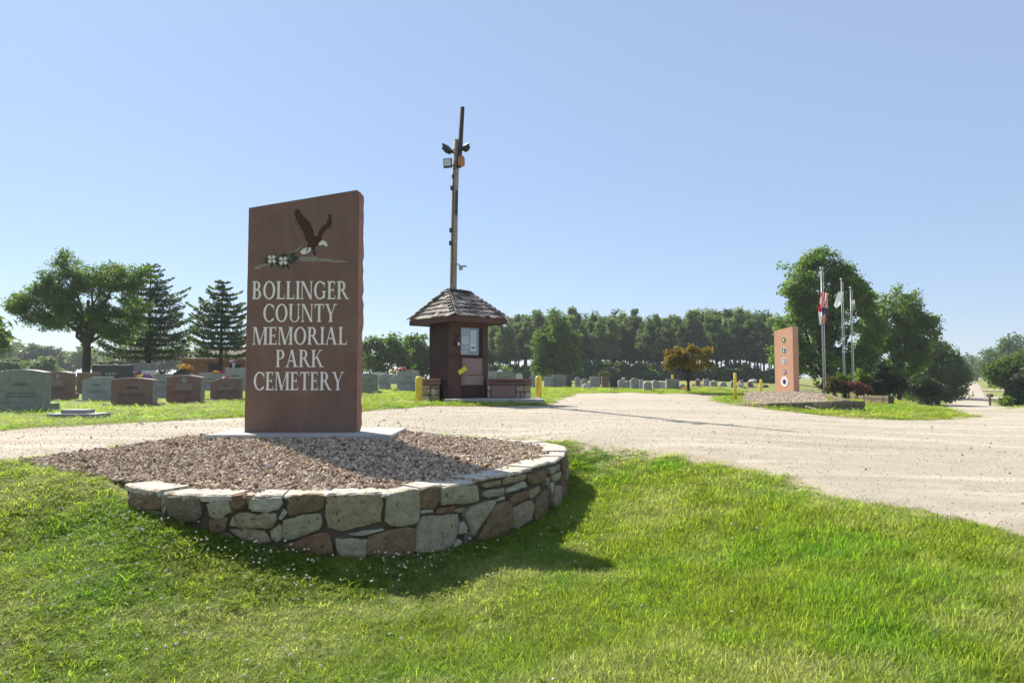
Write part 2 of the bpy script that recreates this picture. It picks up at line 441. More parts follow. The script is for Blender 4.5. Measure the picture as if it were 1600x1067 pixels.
q = np.stack([idx[:-1], np.roll(idx[:-1], -1, 1), np.roll(idx[1:], -1, 1), idx[1:]], -1).reshape(-1, 4)
me = bpy.data.meshes.new('ground')
me.from_pydata(np.stack([gx, gy, gzv], 1).tolist(), [], [tuple(int(i) for i in f[::-1]) for f in q] + [(0, int(idx[0][i]), int(idx[0][(i+1) % NA]))[::-1] for i in range(NA)])
at_ = me.attributes.new('road_distance', 'FLOAT', 'POINT'); at_.data.foreach_set('value', sd_.astype(np.float32))
me.polygons.foreach_set('use_smooth', [True] * len(me.polygons))
m, t, b, out = nodes_of('grassy_soil')
v = wpos(t)
n1 = noise(t, .35, 6, .65, v); n2 = noise(t, 9, 5, .7, v); n3 = noise(t, .05, 4, .6, v)
grass_c = ramp(t, n2, [(.3, (.16,.175,.045)), (.7, (.26,.27,.08))])
grass_c = mixc(t, nd(t, 'MapRange', {0: n1, 1: .42, 2: .68}).outputs[0], grass_c, (.23,.23,.075))
grass_c = mixc(t, nd(t, 'MapRange', {0: n3, 1: .5, 2: .7}).outputs[0], grass_c, (.16,.2,.045))
dist = nd(t, 'Attribute', attribute_name='road_distance').outputs['Fac']
dn = nd(t, 'Math', {0: dist, 1: nd(t, 'MapRange', {0: noise(t, 2.2, 5, .7, v), 1: .3, 2: .7, 3: -.45, 4: .45}).outputs[0]}, operation='ADD').outputs[0]
dirt = ramp(t, noise(t, 25, 5, .75, v), [(.3, (.26,.215,.135)), (.7, (.44,.38,.275))])
c = mixc(t, nd(t, 'MapRange', {0: dn, 1: .05, 2: .75, 3: 1, 4: 0}).outputs[0], grass_c, dirt)
t.links.new(c, b.inputs['Base Color']); b.inputs['Roughness'].default_value = .95; b.inputs['Specular IOR Level'].default_value = .1
t.links.new(bump(t, n2, .04), b.inputs['Normal'])
me.materials.append(m); me.update()
ground = link('ground', me); tag(ground, kind='structure')

# ------------------------------------------------------------------ sheets cut to an outline
def cdt_sheet(name, outline, interior, zfun, mat, kind=None, parent=None):
    n = len(outline)
    pts = [Vector((float(p[0]), float(p[1]))) for p in outline] + [Vector((float(p[0]), float(p[1]))) for p in interior]
    r = delaunay_2d_cdt(pts, [(i, (i+1) % n) for i in range(n)], [list(range(n))], 1, 1e-4)
    V = np.array([[p.x, p.y] for p in r[0]]); z = zfun(V[:, 0], V[:, 1])
    me = bpy.data.meshes.new(name); me.from_pydata(np.column_stack([V, z]).tolist(), [], [tuple(f) for f in r[2]])
    me.polygons.foreach_set('use_smooth', [True] * len(me.polygons)); me.materials.append(mat); me.update()
    # faces up
    import bmesh
    bm = bmesh.new(); bm.from_mesh(me)
    for f in bm.faces:
        if f.normal.z < 0: f.normal_flip()
    bm.to_mesh(me); bm.free()
    o = link(name, me, parent)
    if kind: o['kind'] = kind
    return o
m, t, b, out = nodes_of('pale_gravel')
v = wpos(t)
big = noise(t, .25, 5, .6, v); mid = noise(t, 3.0, 6, .7, v); fin = noise(t, 45, 4, .8, v)
c = ramp(t, mid, [(.3, (.33,.285,.215)), (.7, (.435,.385,.305))])
c = mixc(t, nd(t, 'MapRange', {0: big, 1: .42, 2: .68, 4: .8}).outputs[0], c, (.355,.305,.235))
spk = nd(t, 'MapRange', {0: fin, 1: .61, 2: .7, 4: .7}).outputs[0]
c = mixc(t, spk, c, (.3,.265,.22))
spk2 = nd(t, 'MapRange', {0: noise(t, 60, 3, .8, nd(t, 'Mapping', {0: v, 1: (7, 3, 0)}).outputs[0]), 1: .6, 2: .66}).outputs[0]
c = mixc(t, spk2, c, (.6,.555,.48))
trk = nd(t, 'TexNoise', {'Vector': nd(t, 'Mapping', {0: v, 2: (0, 0, .45), 3: (.12, 1.6, 1)}).outputs[0], 'Scale': 1.2, 'Detail': 3}).outputs[0]
c = mixc(t, nd(t, 'MapRange', {0: trk, 1: .5, 2: .64, 4: .7}).outputs[0], c, (.5,.45,.36))
trk2 = nd(t, 'TexNoise', {'Vector': nd(t, 'Mapping', {0: v, 1: (5, 9, 0), 2: (0, 0, .62), 3: (.09, 1.1, 1)}).outputs[0], 'Scale': 1.5, 'Detail': 4}).outputs[0]
c = mixc(t, nd(t, 'MapRange', {0: trk2, 1: .54, 2: .66, 4: .55}).outputs[0], c, (.3,.255,.19))
t.links.new(c, b.inputs['Base Color']); b.inputs['Roughness'].default_value = .95; b.inputs['Specular IOR Level'].default_value = .15
hh = nd(t, 'Math', {0: fin, 1: mid}, operation='ADD').outputs[0]
t.links.new(bump(t, hh, .012), b.inputs['Normal'])
M['gravel'] = m
rr = np.concatenate([np.geomspace(3, 16, 110)[:-1], np.geomspace(16, 380, 70)]); tt = np.radians(np.linspace(-80, 100, 240))
RR, TT = np.meshgrid(rr, tt); ix, iy = (RR * np.sin(TT)).ravel(), (RR * np.cos(TT)).ravel()
keep = inside_poly(ix, iy, ROADP); ix, iy = ix[keep], iy[keep]
kd = dist_poly(ix, iy, ROADC)
_ex = rr[(rr > 4) & (rr < 16)]
kd = kd > .08; ix, iy = ix[kd], iy[kd]
def road_z(x, y):
    r = np.hypot(x, y)
    d = dist_poly(x, y, ROADC) * np.where(inside_poly(x, y, ROADP), 1, -1)
    rise = np.clip((d + (fbm(x * 5, y * 5, 33) - .5) * .3 - .02) / .3, -.1, 1)
    return ground_rbf(x, y) - .016 + .03 * rise + np.clip(r - 60, 0, 300) * .0008 + (fbm(x * 1.1, y * 1.1, 31) - .5) * .03 * np.clip(1.6 - r / 30, 0, 1) * np.clip(d / .5, 0, 1)
road = cdt_sheet('gravel_road', ROADP, list(zip(ix, iy)), road_z, M['gravel'], 'structure')

# side drives beyond the far road
for yy0, yy1 in ((607, 611.5), (616, 624)):
    Yd = 150 if yy0 < 610 else 120
    x0 = 14.5 + .664 * (Yd - 21) + 2.6
    P = [(x0, Yd - 3), (x0 + 30, Yd - 6), (x0 + 60, Yd - 6), (x0 + 60, Yd + 1), (x0 + 30, Yd), (x0, Yd + 4)]
    cdt_sheet('side_drive', P, [], lambda x, y: ground_rbf(x, y) + .12, M['gravel'], 'structure')

# ------------------------------------------------------------------ scattering of stuff
def instancer(name, P, rot, scl, pick, meshes, label=None):
    me = bpy.data.meshes.new(name)
    me.vertices.add(len(P)); me.vertices.foreach_set('co', np.asarray(P, np.float32).ravel())
    for nm, typ, arr in (('rot', 'FLOAT_VECTOR', rot), ('scl', 'FLOAT_VECTOR', scl)):
        a = me.attributes.new(nm, typ, 'POINT'); a.data.foreach_set('vector', np.asarray(arr, np.float32).ravel())
    a = me.attributes.new('pick', 'INT', 'POINT'); a.data.foreach_set('value', np.asarray(pick, np.int32))
    me.update()
    o = link(name, me); o['kind'] = 'stuff'
    g = bpy.data.node_groups.new(name, 'GeometryNodeTree')
    g.interface.new_socket('Geometry', in_out='INPUT', socket_type='NodeSocketGeometry')
    g.interface.new_socket('Geometry', in_out='OUTPUT', socket_type='NodeSocketGeometry')
    gi = g.nodes.new('NodeGroupInput'); go = g.nodes.new('NodeGroupOutput')
    j = g.nodes.new('GeometryNodeJoinGeometry')
    for mm in reversed(meshes):
        src = bpy.data.objects.new(name + '_source', mm)
        oi = g.nodes.new('GeometryNodeObjectInfo'); oi.inputs['Object'].default_value = src; oi.inputs['As Instance'].default_value = False
        gt = g.nodes.new('GeometryNodeGeometryToInstance')
        g.links.new(oi.outputs['Geometry'], gt.inputs[0]); g.links.new(gt.outputs[0], j.inputs[0])
    ip = g.nodes.new('GeometryNodeInstanceOnPoints'); ip.inputs['Pick Instance'].default_value = True
    def attr(nm, typ):
        n = g.nodes.new('GeometryNodeInputNamedAttribute'); n.data_type = typ; n.inputs[0].default_value = nm
        return n.outputs[0]
    g.links.new(gi.outputs[0], ip.inputs['Points']); g.links.new(j.outputs[0], ip.inputs['Instance'])
    g.links.new(attr('pick', 'INT'), ip.inputs['Instance Index'])
    e2r = g.nodes.new('FunctionNodeEulerToRotation'); g.links.new(attr('rot', 'FLOAT_VECTOR'), e2r.inputs[0])
    g.links.new(e2r.outputs[0], ip.inputs['Rotation']); g.links.new(attr('scl', 'FLOAT_VECTOR'), ip.inputs['Scale'])
    g.links.new(ip.outputs[0], go.inputs[0])
    md = o.modifiers.new('scatter', 'NODES'); md.node_group = g
    return o
def tuft_mesh(seed, nb, rad, h0, h1, w, lean, mat):
    rs = np.random.RandomState(seed); V = []; Fq = []; Ft = []
    for k in range(nb):
        a = rs.rand() * 6.283; r = rad * math.sqrt(rs.rand()); bx, by = r * math.cos(a), r * math.sin(a)
        d = rs.rand() * 6.283; L = h0 + (h1 - h0) * rs.rand(); le = lean * (.3 + rs.rand()); ww = w * (.7 + .6 * rs.rand())
        dx, dy = math.cos(d), math.sin(d); f = d + 1.57 + (rs.rand() - .5); px, py = math.cos(f) * ww / 2, math.sin(f) * ww / 2
        n = len(V)
        for s, wd in ((0, .8), (.4, 1), (.75, .75)):
            o = le * L * s * s; z = L * s * (1 - .25 * le * s)
            V += [(bx + dx*o - px*wd, by + dy*o - py*wd, z), (bx + dx*o + px*wd, by + dy*o + py*wd, z)]
        o = le * L; V.append((bx + dx*o, by + dy*o, L * (1 - .3 * le)))
        Fq += [(n, n+1, n+3, n+2), (n+2, n+3, n+5, n+4)]; Ft.append((n+4, n+5, n+6))
    me = bpy.data.meshes.new('tuft'); me.from_pydata(V, [], Fq + Ft); me.materials.append(mat)
    me.polygons.foreach_set('use_smooth', [True] * len(me.polygons)); me.update(); return me
def rock_mesh(seed, mat, flat=.75, sub=1):
    import bmesh
    bm = bmesh.new(); bmesh.ops.create_icosphere(bm, subdivisions=sub, radius=1)
    rs = np.random.RandomState(seed); ax = (1, .65 + .3 * rs.rand(), flat * (.6 + .4 * rs.rand()))
    for vv in bm.verts:
        k = 1 + (rs.rand() - .5) * .5; vv.co = Vector((vv.co.x * ax[0] * k, vv.co.y * ax[1] * k, vv.co.z * ax[2] * k))
    me = bpy.data.meshes.new('pebble'); bm.to_mesh(me); bm.free(); me.materials.append(mat); me.update(); return me

# ------------------------------------------------------------------ the sign bed: wall
def catmull(P, per=10):
    out = []
    for i in range(len(P) - 1):
        p0, p1, p2, p3 = P[max(i-1, 0)], P[i], P[i+1], P[min(i+2, len(P)-1)]
        for k in range(per):
            s = k / per
            out.append(.5 * ((2*p1) + (p2-p0)*s + (2*p0-5*p1+4*p2-p3)*s*s + (3*p1-p0-3*p2+p3)*s**3))
    out.append(P[-1]); return out
wc = [Vector((p.x, p.y)) for p in catmull([Vector((p.x, p.y, 0)) for p in wall_pts])]
ws = [0.0]
for i in range(1, len(wc)): ws.append(ws[-1] + (wc[i] - wc[i-1]).length)
def wall_at(s):
    s = min(max(s, 0), ws[-1] - 1e-6); i = int(np.searchsorted(ws, s, side='right')) - 1; i = min(i, len(wc) - 2)
    f = (s - ws[i]) / (ws[i+1] - ws[i] + 1e-9); p = wc[i].lerp(wc[i+1], f)
    a = wc[max(i-2, 0)]; b_ = wc[min(i+3, len(wc)-1)]; d = (b_ - a).normalized()
    return p, Vector((d.y, -d.x))       # point, outward normal
def wall_hit(px, py):
    d = ray(px, py); best = None
    for i in range(len(wc) - 1):
        a, e = wc[i], wc[i+1] - wc[i]; den = d[0] * (-e.y) + e.x * d[1]
        if abs(den) < 1e-12: continue
        t_ = (a.x * (-e.y) + e.x * a.y) / den; u = (d[0] * a.y - d[1] * a.x) / den
        if -.001 <= u <= 1.001 and t_ > 0 and (best is None or t_ < best[0]): best = (t_, ws[i] + u * (ws[i+1] - ws[i]), ZC + d[2] * t_)
    if best is None:      # grazing rays at the silhouette
        j = int(np.argmax([p.x / p.y for p in wc])); return ws[j] , at_depth(px, py, wc[j].y).z
    return best[1], best[2]
stone_wall = empty('stone_wall', (wall_pts[9].x, wall_pts[9].y, gz(wall_pts[9].x, wall_pts[9].y)), 'low curved fieldstone retaining wall holding the gravel bed under the eagle sign', 'wall')
WL = stone_wall.location
bot = lambda p: float(ground_rbf([p.x], [p.y])[0]) - .25
# mortar core
mb = MB(); V = []; NS = 150
for i in range(NS + 1):
    s = ws[-1] * i / NS; p, n = wall_at(s)
    zt = ZW - .035
    for off, z in ((0, bot(p)), (0, zt), (-.26, zt), (-.26, min(bot(p), ZW - .5))):
        qn = p + n * off; V.append((qn.x - WL.x, qn.y - WL.y, z - WL.z))
fs = []
for i in range(NS):
    for k in range(4):
        fs.append((i*4+k, i*4+(k+1) % 4, (i+1)*4+(k+1) % 4, (i+1)*4+k))
fs += [(0,1,2,3), (NS*4+3, NS*4+2, NS*4+1, NS*4)]
mb.add(V, fs); mb.build('mortar', M['mortar'], stone_wall)
ZF = {1: (200,740,.11244), 2: (340,750,.12187), 3: (500,750,.12187), 4: (640,720,.14989), 5: (760,680,.16867)}
ST = [
(1,'b',[(80,262),(440,255),(450,300),(490,330),(500,480),(350,490),(200,480),(90,430)]),(1,'d',[(600,310),(1050,330),(1050,560),(980,640),(860,640),(620,560),(590,430)]),
(1,'d',[(300,510),(480,500),(560,590),(420,600),(300,545)]),(1,'t',[(450,300),(520,300),(560,330),(560,480),(520,560),(505,420)]),
(2,'g',[(0,250),(180,250),(180,330),(210,400),(120,420),(100,450),(0,470),(-60,440),(-100,300)]),(2,'b',[(-70,490),(100,475),(160,460),(135,580),(115,620),(40,650),(-60,640)]),
(2,'r',[(225,190),(330,185),(375,230),(380,330),(300,350),(210,330)]),(2,'t',[(385,195),(440,200),(430,250),(410,310),(390,260)]),
(2,'l',[(450,230),(820,215),(830,300),(780,360),(640,390),(480,385),(430,340),(440,300)]),
(2,'t',[(260,450),(310,410),(450,420),(540,450),(600,410),(750,420),(760,490),(700,600),(610,600),(500,590),(350,600),(280,580),(250,520)]),
(2,'l',[(165,570),(215,465),(245,510),(250,575)]),(2,'t',[(170,630),(400,620),(600,640),(680,780),(560,800),(330,760),(240,680)]),
(2,'l',[(790,480),(850,365),(905,405),(830,490)]),(2,'g',[(690,650),(790,570),(835,580),(830,740),(770,775),(710,740)]),
(2,'b',[(930,210),(990,200),(1200,185),(1390,200),(1350,340),(1280,380),(1130,400),(930,440),(910,350)]),
(2,'g',[(860,500),(1000,480),(1100,440),(1330,425),(1340,550),(1310,620),(1100,700),(900,750),(850,720)]),
(2,'r',[(1000,790),(1140,720),(1300,670),(1420,670),(1450,780),(1490,930),(1300,950),(1000,920),(850,900),(830,830)]),
(2,'d',[(240,800),(420,785),(640,830),(760,850),(780,900),(500,900),(300,850)]),(2,'d',[(-60,670),(60,660),(180,690),(230,760),(60,740)]),
(3,'t',[(100,210),(330,200),(480,190),(765,185),(790,300),(760,420),(770,520),(560,570),(290,635),(120,590),(85,450),(90,300)]),
(3,'g',[(860,190),(1050,150),(1190,115),(1260,130),(1255,400),(1240,530),(1100,560),(900,570),(830,520),(840,380)]),
(3,'l',[(370,680),(560,645),(790,610),(800,635),(600,680),(430,695)]),(3,'g',[(200,740),(610,750),(600,880),(570,975),(480,960),(260,965),(225,850)]),
(3,'b',[(630,710),(780,670),(870,640),(1060,600),(1190,615),(1180,780),(1150,940),(960,950),(760,990),(620,940),(590,850)]),
(4,'b',[(100,300),(190,275),(280,265),(285,400),(240,470),(230,495),(100,490)]),(4,'l',[(95,510),(210,503),(215,530),(100,545)]),
(4,'r',[(300,485),(430,462),(450,475),(435,520),(440,540),(250,545),(270,510)]),(4,'t',[(455,505),(530,485),(560,495),(545,530),(470,535)]),
(4,'g',[(300,290),(390,260),(680,245),(690,410),(600,430),(310,460)]),(4,'g',[(110,575),(490,550),(495,650),(470,770),(400,890),(300,945),(100,960),(40,930),(50,760)]),
(4,'l',[(500,655),(540,630),(580,690),(560,740),(490,755)]),(4,'l',[(450,850),(490,815),(515,840),(490,890),(440,885)]),(4,'d',[(540,760),(610,730),(610,860),(580,885),(540,850)]),
(4,'g',[(540,550),(620,470),(760,425),(875,405),(840,480),(690,690),(640,780),(590,680)]),
(4,'d',[(60,975),(300,960),(420,910),(480,930),(400,990),(120,1010)]),
(5,'b',[(55,650),(170,605),(210,690),(215,800),(190,880),(80,930),(-80,960),(-120,955),(-10,760)]),
(5,'t',[(-20,440),(110,410),(105,460),(-40,485),(-60,455)]),(5,'t',[(145,400),(330,360),(340,390),(250,430),(140,450)]),(5,'g',[(-50,520),(150,480),(145,540),(0,575),(-45,560)]),
(5,'l',[(165,490),(350,425),(360,470),(270,500),(165,530)]),(5,'l',[(80,590),(150,560),(155,590),(90,605)]),(5,'b',[(350,380),(430,350),(500,320),(540,330),(510,420),(450,440),(380,440)]),
(5,'r',[(225,560),(370,505),(375,560),(300,610),(210,640),(190,590)]),(5,'t',[(385,510),(480,460),(490,510),(400,580),(382,570)]),(5,'t',[(230,660),(400,600),(425,640),(400,780),(260,880),(230,840)]),
(5,'b',[(440,590),(540,490),(560,540),(555,680),(480,780),(435,800),(432,680)]),(5,'g',[(555,310),(660,265),(660,320),(560,355)]),(5,'g',[(570,370),(670,330),(675,390),(580,420)]),
(5,'t',[(595,500),(620,465),(670,460),(672,640),(600,690),(590,600)]),(5,'l',[(560,450),(590,435),(590,480),(575,540)]),(5,'t',[(515,400),(545,390),(550,440),(520,460)]),
(5,'d',[(-110,985),(60,950),(190,900),(200,930),(60,980),(-80,1010)]),
]
def stone_mesh(poly_sz, key, seed, proud=.038):
    """poly in wall coordinates (s, z): a rounded rough-faced stone let into the mortar"""
    rs = np.random.RandomState(seed)
    P = []
    n = len(poly_sz)
    cg = sum((Vector(q_) for q_ in poly_sz), Vector((0, 0))) / n
    poly_sz = [tuple(Vector(q_) + (Vector(q_) - cg).normalized() * .009) for q_ in poly_sz]
    for i in range(n):
        a = Vector(poly_sz[i]); b_ = Vector(poly_sz[(i+1) % n]); L = (b_ - a).length; k = max(1, min(4, int(L / .05)))
        for j in range(k):
            f = j / k
            if n > 3 and j == 0: P.append(a * .93 + b_ * .035 + Vector(poly_sz[i-1]) * .035)
            else:
                d = (b_ - a); P.append(a.lerp(b_, f) + Vector((-d.y, d.x)) * (rs.rand() - .5) * .07)
    c_ = sum(P, Vector((0, 0))) / len(P); m_ = len(P); V = []; fs = []
    size = max((p - c_).length for p in P)
    ins = min(.014, size * .16)
    pr = proud * (.6 + .8 * rs.rand()); tilt = (rs.rand(2) - .5) * .12
    for ring, (sc, off) in enumerate(((0, -.05), (0, pr * .88), (ins * .35, pr), (size * .34, pr * 1.02), (size * .66, pr))):
        for p in P:
            d = c_ - p; L = d.length; qn = p + d * min(.92, sc / max(L, 1e-4))
            o = off
            if ring >= 1: o += (qn.x - c_.x) * tilt[0] * .5 + (qn.y - c_.y) * tilt[1] * .5
            if ring >= 2: o += (rs.rand() - .5) * (.013, .008, .004)[ring - 2]
            w, nn = wall_at(qn.x); V.append((w.x + nn.x * o - WL.x, w.y + nn.y * o - WL.y, qn.y - WL.z))
    w, nn = wall_at(c_.x); o = pr * 1.2; V.append((w.x + nn.x * o - WL.x, w.y + nn.y * o - WL.y, c_.y - WL.z))
    for r_ in range(4):
        for i in range(m_): fs.append((r_*m_+i, r_*m_+(i+1) % m_, (r_+1)*m_+(i+1) % m_, (r_+1)*m_+i))
    for i in range(m_): fs.append((4*m_+i, 4*m_+(i+1) % m_, 5*m_))
    me = bpy.data.meshes.new('stone'); me.from_pydata(V, [], fs); me.materials.append(STONE[key])
    import bmesh
    bm = bmesh.new(); bm.from_mesh(me); bmesh.ops.recalc_face_normals(bm, faces=bm.faces); bm.to_mesh(me); bm.free()
    me.polygons.foreach_set('use_smooth', [i >= 2 * m_ for i in range(len(me.polygons))]); me.update(); return me
smax = 0
for i, (zi, key, poly) in enumerate(ST):
    x0, y0, f = ZF[zi]
    sz = [wall_hit(x0 + a * f, y0 + b_ * f) for a, b_ in poly]
    smax = max(smax, max(s for s, z in sz))
    link('stone', stone_mesh(sz, key, 100 + i), stone_wall)
rs = np.random.RandomState(4)
s = smax + .03
while s < ws[-1] - .1:      # the side turned away from the photograph's camera
    L = .2 + .18 * rs.rand(); z = ZW - .06; gb = bot(wall_at(s + L/2)[0]) + .2
    while z > gb:
        h = .1 + .14 * rs.rand()
        link('stone', stone_mesh([(s + .015, z), (s + L - .015, z), (s + L - .01, z - h + .02), (s + .01, z - h + .015)], rs.choice(list('gbtdl')), int(rs.rand() * 1e6)), stone_wall)
        z -= h
    s += L
# capstones
caps_px = [200,256,285,367,398,443,511,597,656,690,740,790,828,858,876]
cs = [wall_hit(px, 790 if px < 700 else (770 if px < 800 else 755))[0] for px in caps_px] + [smax + .05]
cs[0] = 0
while cs[-1] < ws[-1] - .5: cs.append(cs[-1] + .35 + .3 * rs.rand())
cs.append(ws[-1])
for i in range(len(cs) - 1):
    a, e = cs[i] + .006, cs[i+1] - .006
    th_ = .055 if i in (0, 2) else (.04 if i < 5 else .03)
    wd = .25 if i < 8 else .30
    zt = ZW + [.012, -.012, .004, -.016, .008, -.004][i % 6] * .8; over = .035 if i in (0, 2) else .012
    kk = max(3, int((e - a) / .06)); outer = []; inner = []
    for j in range(kk + 1):
        p, n = wall_at(a + (e - a) * j / kk)
        outer.append((p + n * (over + (rs.rand() - .5) * .03), n)); inner.append((p - n * (wd + (rs.rand() - .5) * .05), n))
    V = []; fs = []
    for (o, n), (q_, _) in zip(outer, inner):
        for pt, z in ((o, zt - th_), (o + n * .006, zt - .012 + rs.rand() * .004), (o - n * .012, zt + rs.rand() * .006), (q_, zt + (rs.rand() - .5) * .012), (q_, zt - th_)):
            V.append((pt.x - WL.x, pt.y - WL.y, z - WL.z))
    for j in range(kk):
        for k in range(5): fs.append((j*5+k, j*5+(k+1) % 5, (j+1)*5+(k+1) % 5, (j+1)*5+k))
    fs += [(4,3,2,1,0), tuple(kk*5+k for k in range(5))]
    mb = MB(); mb.add(V, fs); mb.build('capstone', M['cap_stone'], stone_wall)

# ------------------------------------------------------------------ the sign bed: gravel
Y0 = 9.57                                   # front of the sign slab
base_l, base_r = at_depth(382, 675.5, Y0), at_depth(557, 675.5, Y0)
ZPAD = base_l.z
PX0, PX1, PY0, PY1 = at_depth(318, 680, 9.2).x, at_depth(612, 680, 9.2).x, 9.2, 10.5
inner_w = [wall_at(s)[0] - wall_at(s)[1] * .2 for s in np.linspace(.02, ws[-1] - .02, 60)]
left_edge = [on_ground(*p) for p in [(640,677),(480,678),(330,682),(200,698),(110,708),(28,719),(60,730),(120,741),(165,749)]]
bed_poly = [(p.x, p.y) for p in inner_w] + [(p.x, p.y) for p in left_edge]
bed_poly = [(p.x, p.y) for p in smooth_poly([Vector(p + (0,)) for p in bed_poly], .12)]
BC = [(p.x, p.y, ZW - .035) for p in inner_w[::3]] + [(p.x, p.y, p.z - .01) for p in left_edge]
BC += [(x, y, ZPAD - .07) for x in np.linspace(PX0, PX1, 6) for y in (PY0 - .05, PY1)]
BC += [(-2.6, 7.2, ZW + .0), (-1.2, 7.6, ZW + .02), (-3.6, 7.8, ZW + .02)]
bed_rbf = RBF(BC)
def bed_z(x, y): return bed_rbf(x, y) + (fbm(x * 3, y * 3, 41) - .5) * .05
BPA = np.array(bed_poly)
bx, by = np.meshgrid(np.arange(-8, 1.2, .14), np.arange(5.5, 12, .14)); bx, by = bx.ravel(), by.ravel()
k = inside_poly(bx, by, BPA); bx, by = bx[k], by[k]; k = dist_poly(bx, by, BPA) > .06; bx, by = bx[k], by[k]
M['bed_soil'] = rough_mat('brown_bed_grit', (.13,.1,.08), (.24,.19,.155), 14, .95, .02, 40)
cdt_sheet('gravel_bed', bed_poly, list(zip(bx, by)), bed_z, M['bed_soil'], 'structure')
M['pebble'] = random_mat('brown_river_gravel', [(0, (.13,.085,.05)), (.2, (.27,.185,.115)), (.45, (.41,.3,.2)), (.7, (.5,.39,.275)), (.88, (.57,.47,.35)), (1, (.66,.6,.5))], .85, .002, 120, .2, .2, 30)
rs = np.random.RandomState(7); n = 150000
x = rs.uniform(-8, 1, n); y = rs.uniform(5.5, 11.6, n)
k = inside_poly(x, y, BPA) & (rs.rand(n) < .62) & ~((x > PX0) & (x < PX1) & (y > PY0) & (y < PY1)); x, y = x[k], y[k]
left_fade = np.clip((x + 7.6) / 2.2, .15, 1); k = rs.rand(len(x)) < left_fade; x, y = x[k], y[k]
n = len(x); sz = rs.uniform(.012, .027, n) * np.where(rs.rand(n) < .06, 1.5, 1)
instancer('bed_pebbles', np.column_stack([x, y, bed_z(x, y) + sz * .45]), rs.rand(n, 3) * 6.28, sz[:, None] * np.array([1.15, 1.15, 1.0]), rs.randint(0, 5, n), [rock_mesh(50 + i, M['pebble']) for i in range(5)])
tag(bpy.data.objects['bed_pebbles'], 'brown and tan river gravel filling the walled bed round the eagle sign', 'gravel')

# ------------------------------------------------------------------ the sign
pad = MB().box(PX0, PX1, PY0, PY1, ZPAD - .12, ZPAD).build('concrete_pad', M['concrete'], bevel=.012)
tag(pad, 'flat concrete footing slab under the brown granite eagle sign', 'slab')
top_l, top_r = at_depth(388, 325, Y0).z, at_depth(557.5, 297, Y0).z
SX0, SX1 = base_l.x, base_r.x
sign = empty('cemetery_sign', ((SX0 + SX1) / 2, Y0, ZPAD), 'tall brown granite slab sign with eagle emblem and white cemetery name standing in gravel bed', 'sign')
SO = sign.location
rs = np.random.RandomState(11)
rt = []
H_l, H_r = top_l - ZPAD, top_r - ZPAD
hw = (SX1 - SX0) / 2; TH = .21
mb = MB()
# outline counter-clockwise, rock-pitched edges on the sides and top
prof = [(-hw, 0), (hw, 0)] + [(hw, H_r * k / 34) for k in range(1, 34)] + [(hw, H_r - .03), (hw - .035, H_r)] + \
       [(hw - .035 - (2*hw - .035) * k / 16, H_r + (H_l - H_r) * k / 16) for k in range(1, 16)] + [(-hw, H_l)] + [(-hw, H_l * k / 34) for k in range(33, 0, -1)]
nP = len(prof); V = []
for ring, (dep, amp, outw) in enumerate(((0, 0, 0), (.012, .002, .006), (.07, .012, .018), (.15, .016, .022), (.23, .014, .02), (TH, .012, .012))):
    for (x, z) in prof:
        j = (rs.rand() - .5) * 2 * amp; ox = (1 if x > hw - .01 else -1 if x < -hw + .01 else 0); oz = 1 if (0 < z and ox == 0) else 0
        k = 0 if z <= 0 else 1
        V.append((x + ox * (outw + j) * k, dep, z + oz * (outw * .4 + j * .5)))
mb.add(V, [])
mb.f.append(tuple(range(nP))); mb.m.append(0)
mb.f.append(tuple(range(6*nP-1, 5*nP-1, -1))); mb.m.append(0)
for r_ in range(5):
    for i in range(nP):
        mb.f.append((r_*nP+i, (r_+1)*nP+i, (r_+1)*nP+(i+1) % nP, r_*nP+(i+1) % nP)); mb.m.append(1)
mb.build('slab', [M['granite_red'], M['granite_rough']], sign)

# serif capitals: strokes in a unit-height box
TK, tk, sf, ex = .165, .068, .055, .075
def rect(x0, x1, y0, y1): return [(x0, y0), (x1, y0), (x1, y1), (x0, y1)]
def ring(cx, cy, rx, ry, ix, iy, a0, a1, n=18, shift=0):
    o = []
    for i in range(n):
        a, b_ = math.radians(a0 + (a1-a0)*i/n), math.radians(a0 + (a1-a0)*(i+1)/n)
        o.append([(cx+ix*math.cos(a), cy+iy*math.sin(a)), (cx+rx*math.cos(a), cy+ry*math.sin(a)), (cx+rx*math.cos(b_), cy+ry*math.sin(b_)), (cx+ix*math.cos(b_), cy+iy*math.sin(b_))])
    return o
def stem(x, w=TK, y0=0, y1=1, s0=True, s1=True):
    o = [rect(x, x+w, y0, y1)]
    if s0: o.append(rect(x-ex, x+w+ex, y0, y0+sf))
    if s1: o.append(rect(x-ex, x+w+ex, y1-sf, y1))
    return o
def diag(x0, x1, w, y0=0, y1=1): return [[(x0, y0), (x0+w, y0), (x1+w, y1), (x1, y1)]]
def bowl(x, cy, ry, rx): return [rect(TK*.5+ex, x, cy+ry-tk, cy+ry), rect(TK*.5+ex, x, cy-ry, cy-ry+tk)] + ring(x, cy, rx, ry, rx-.165, ry-tk, -90, 90, 12)
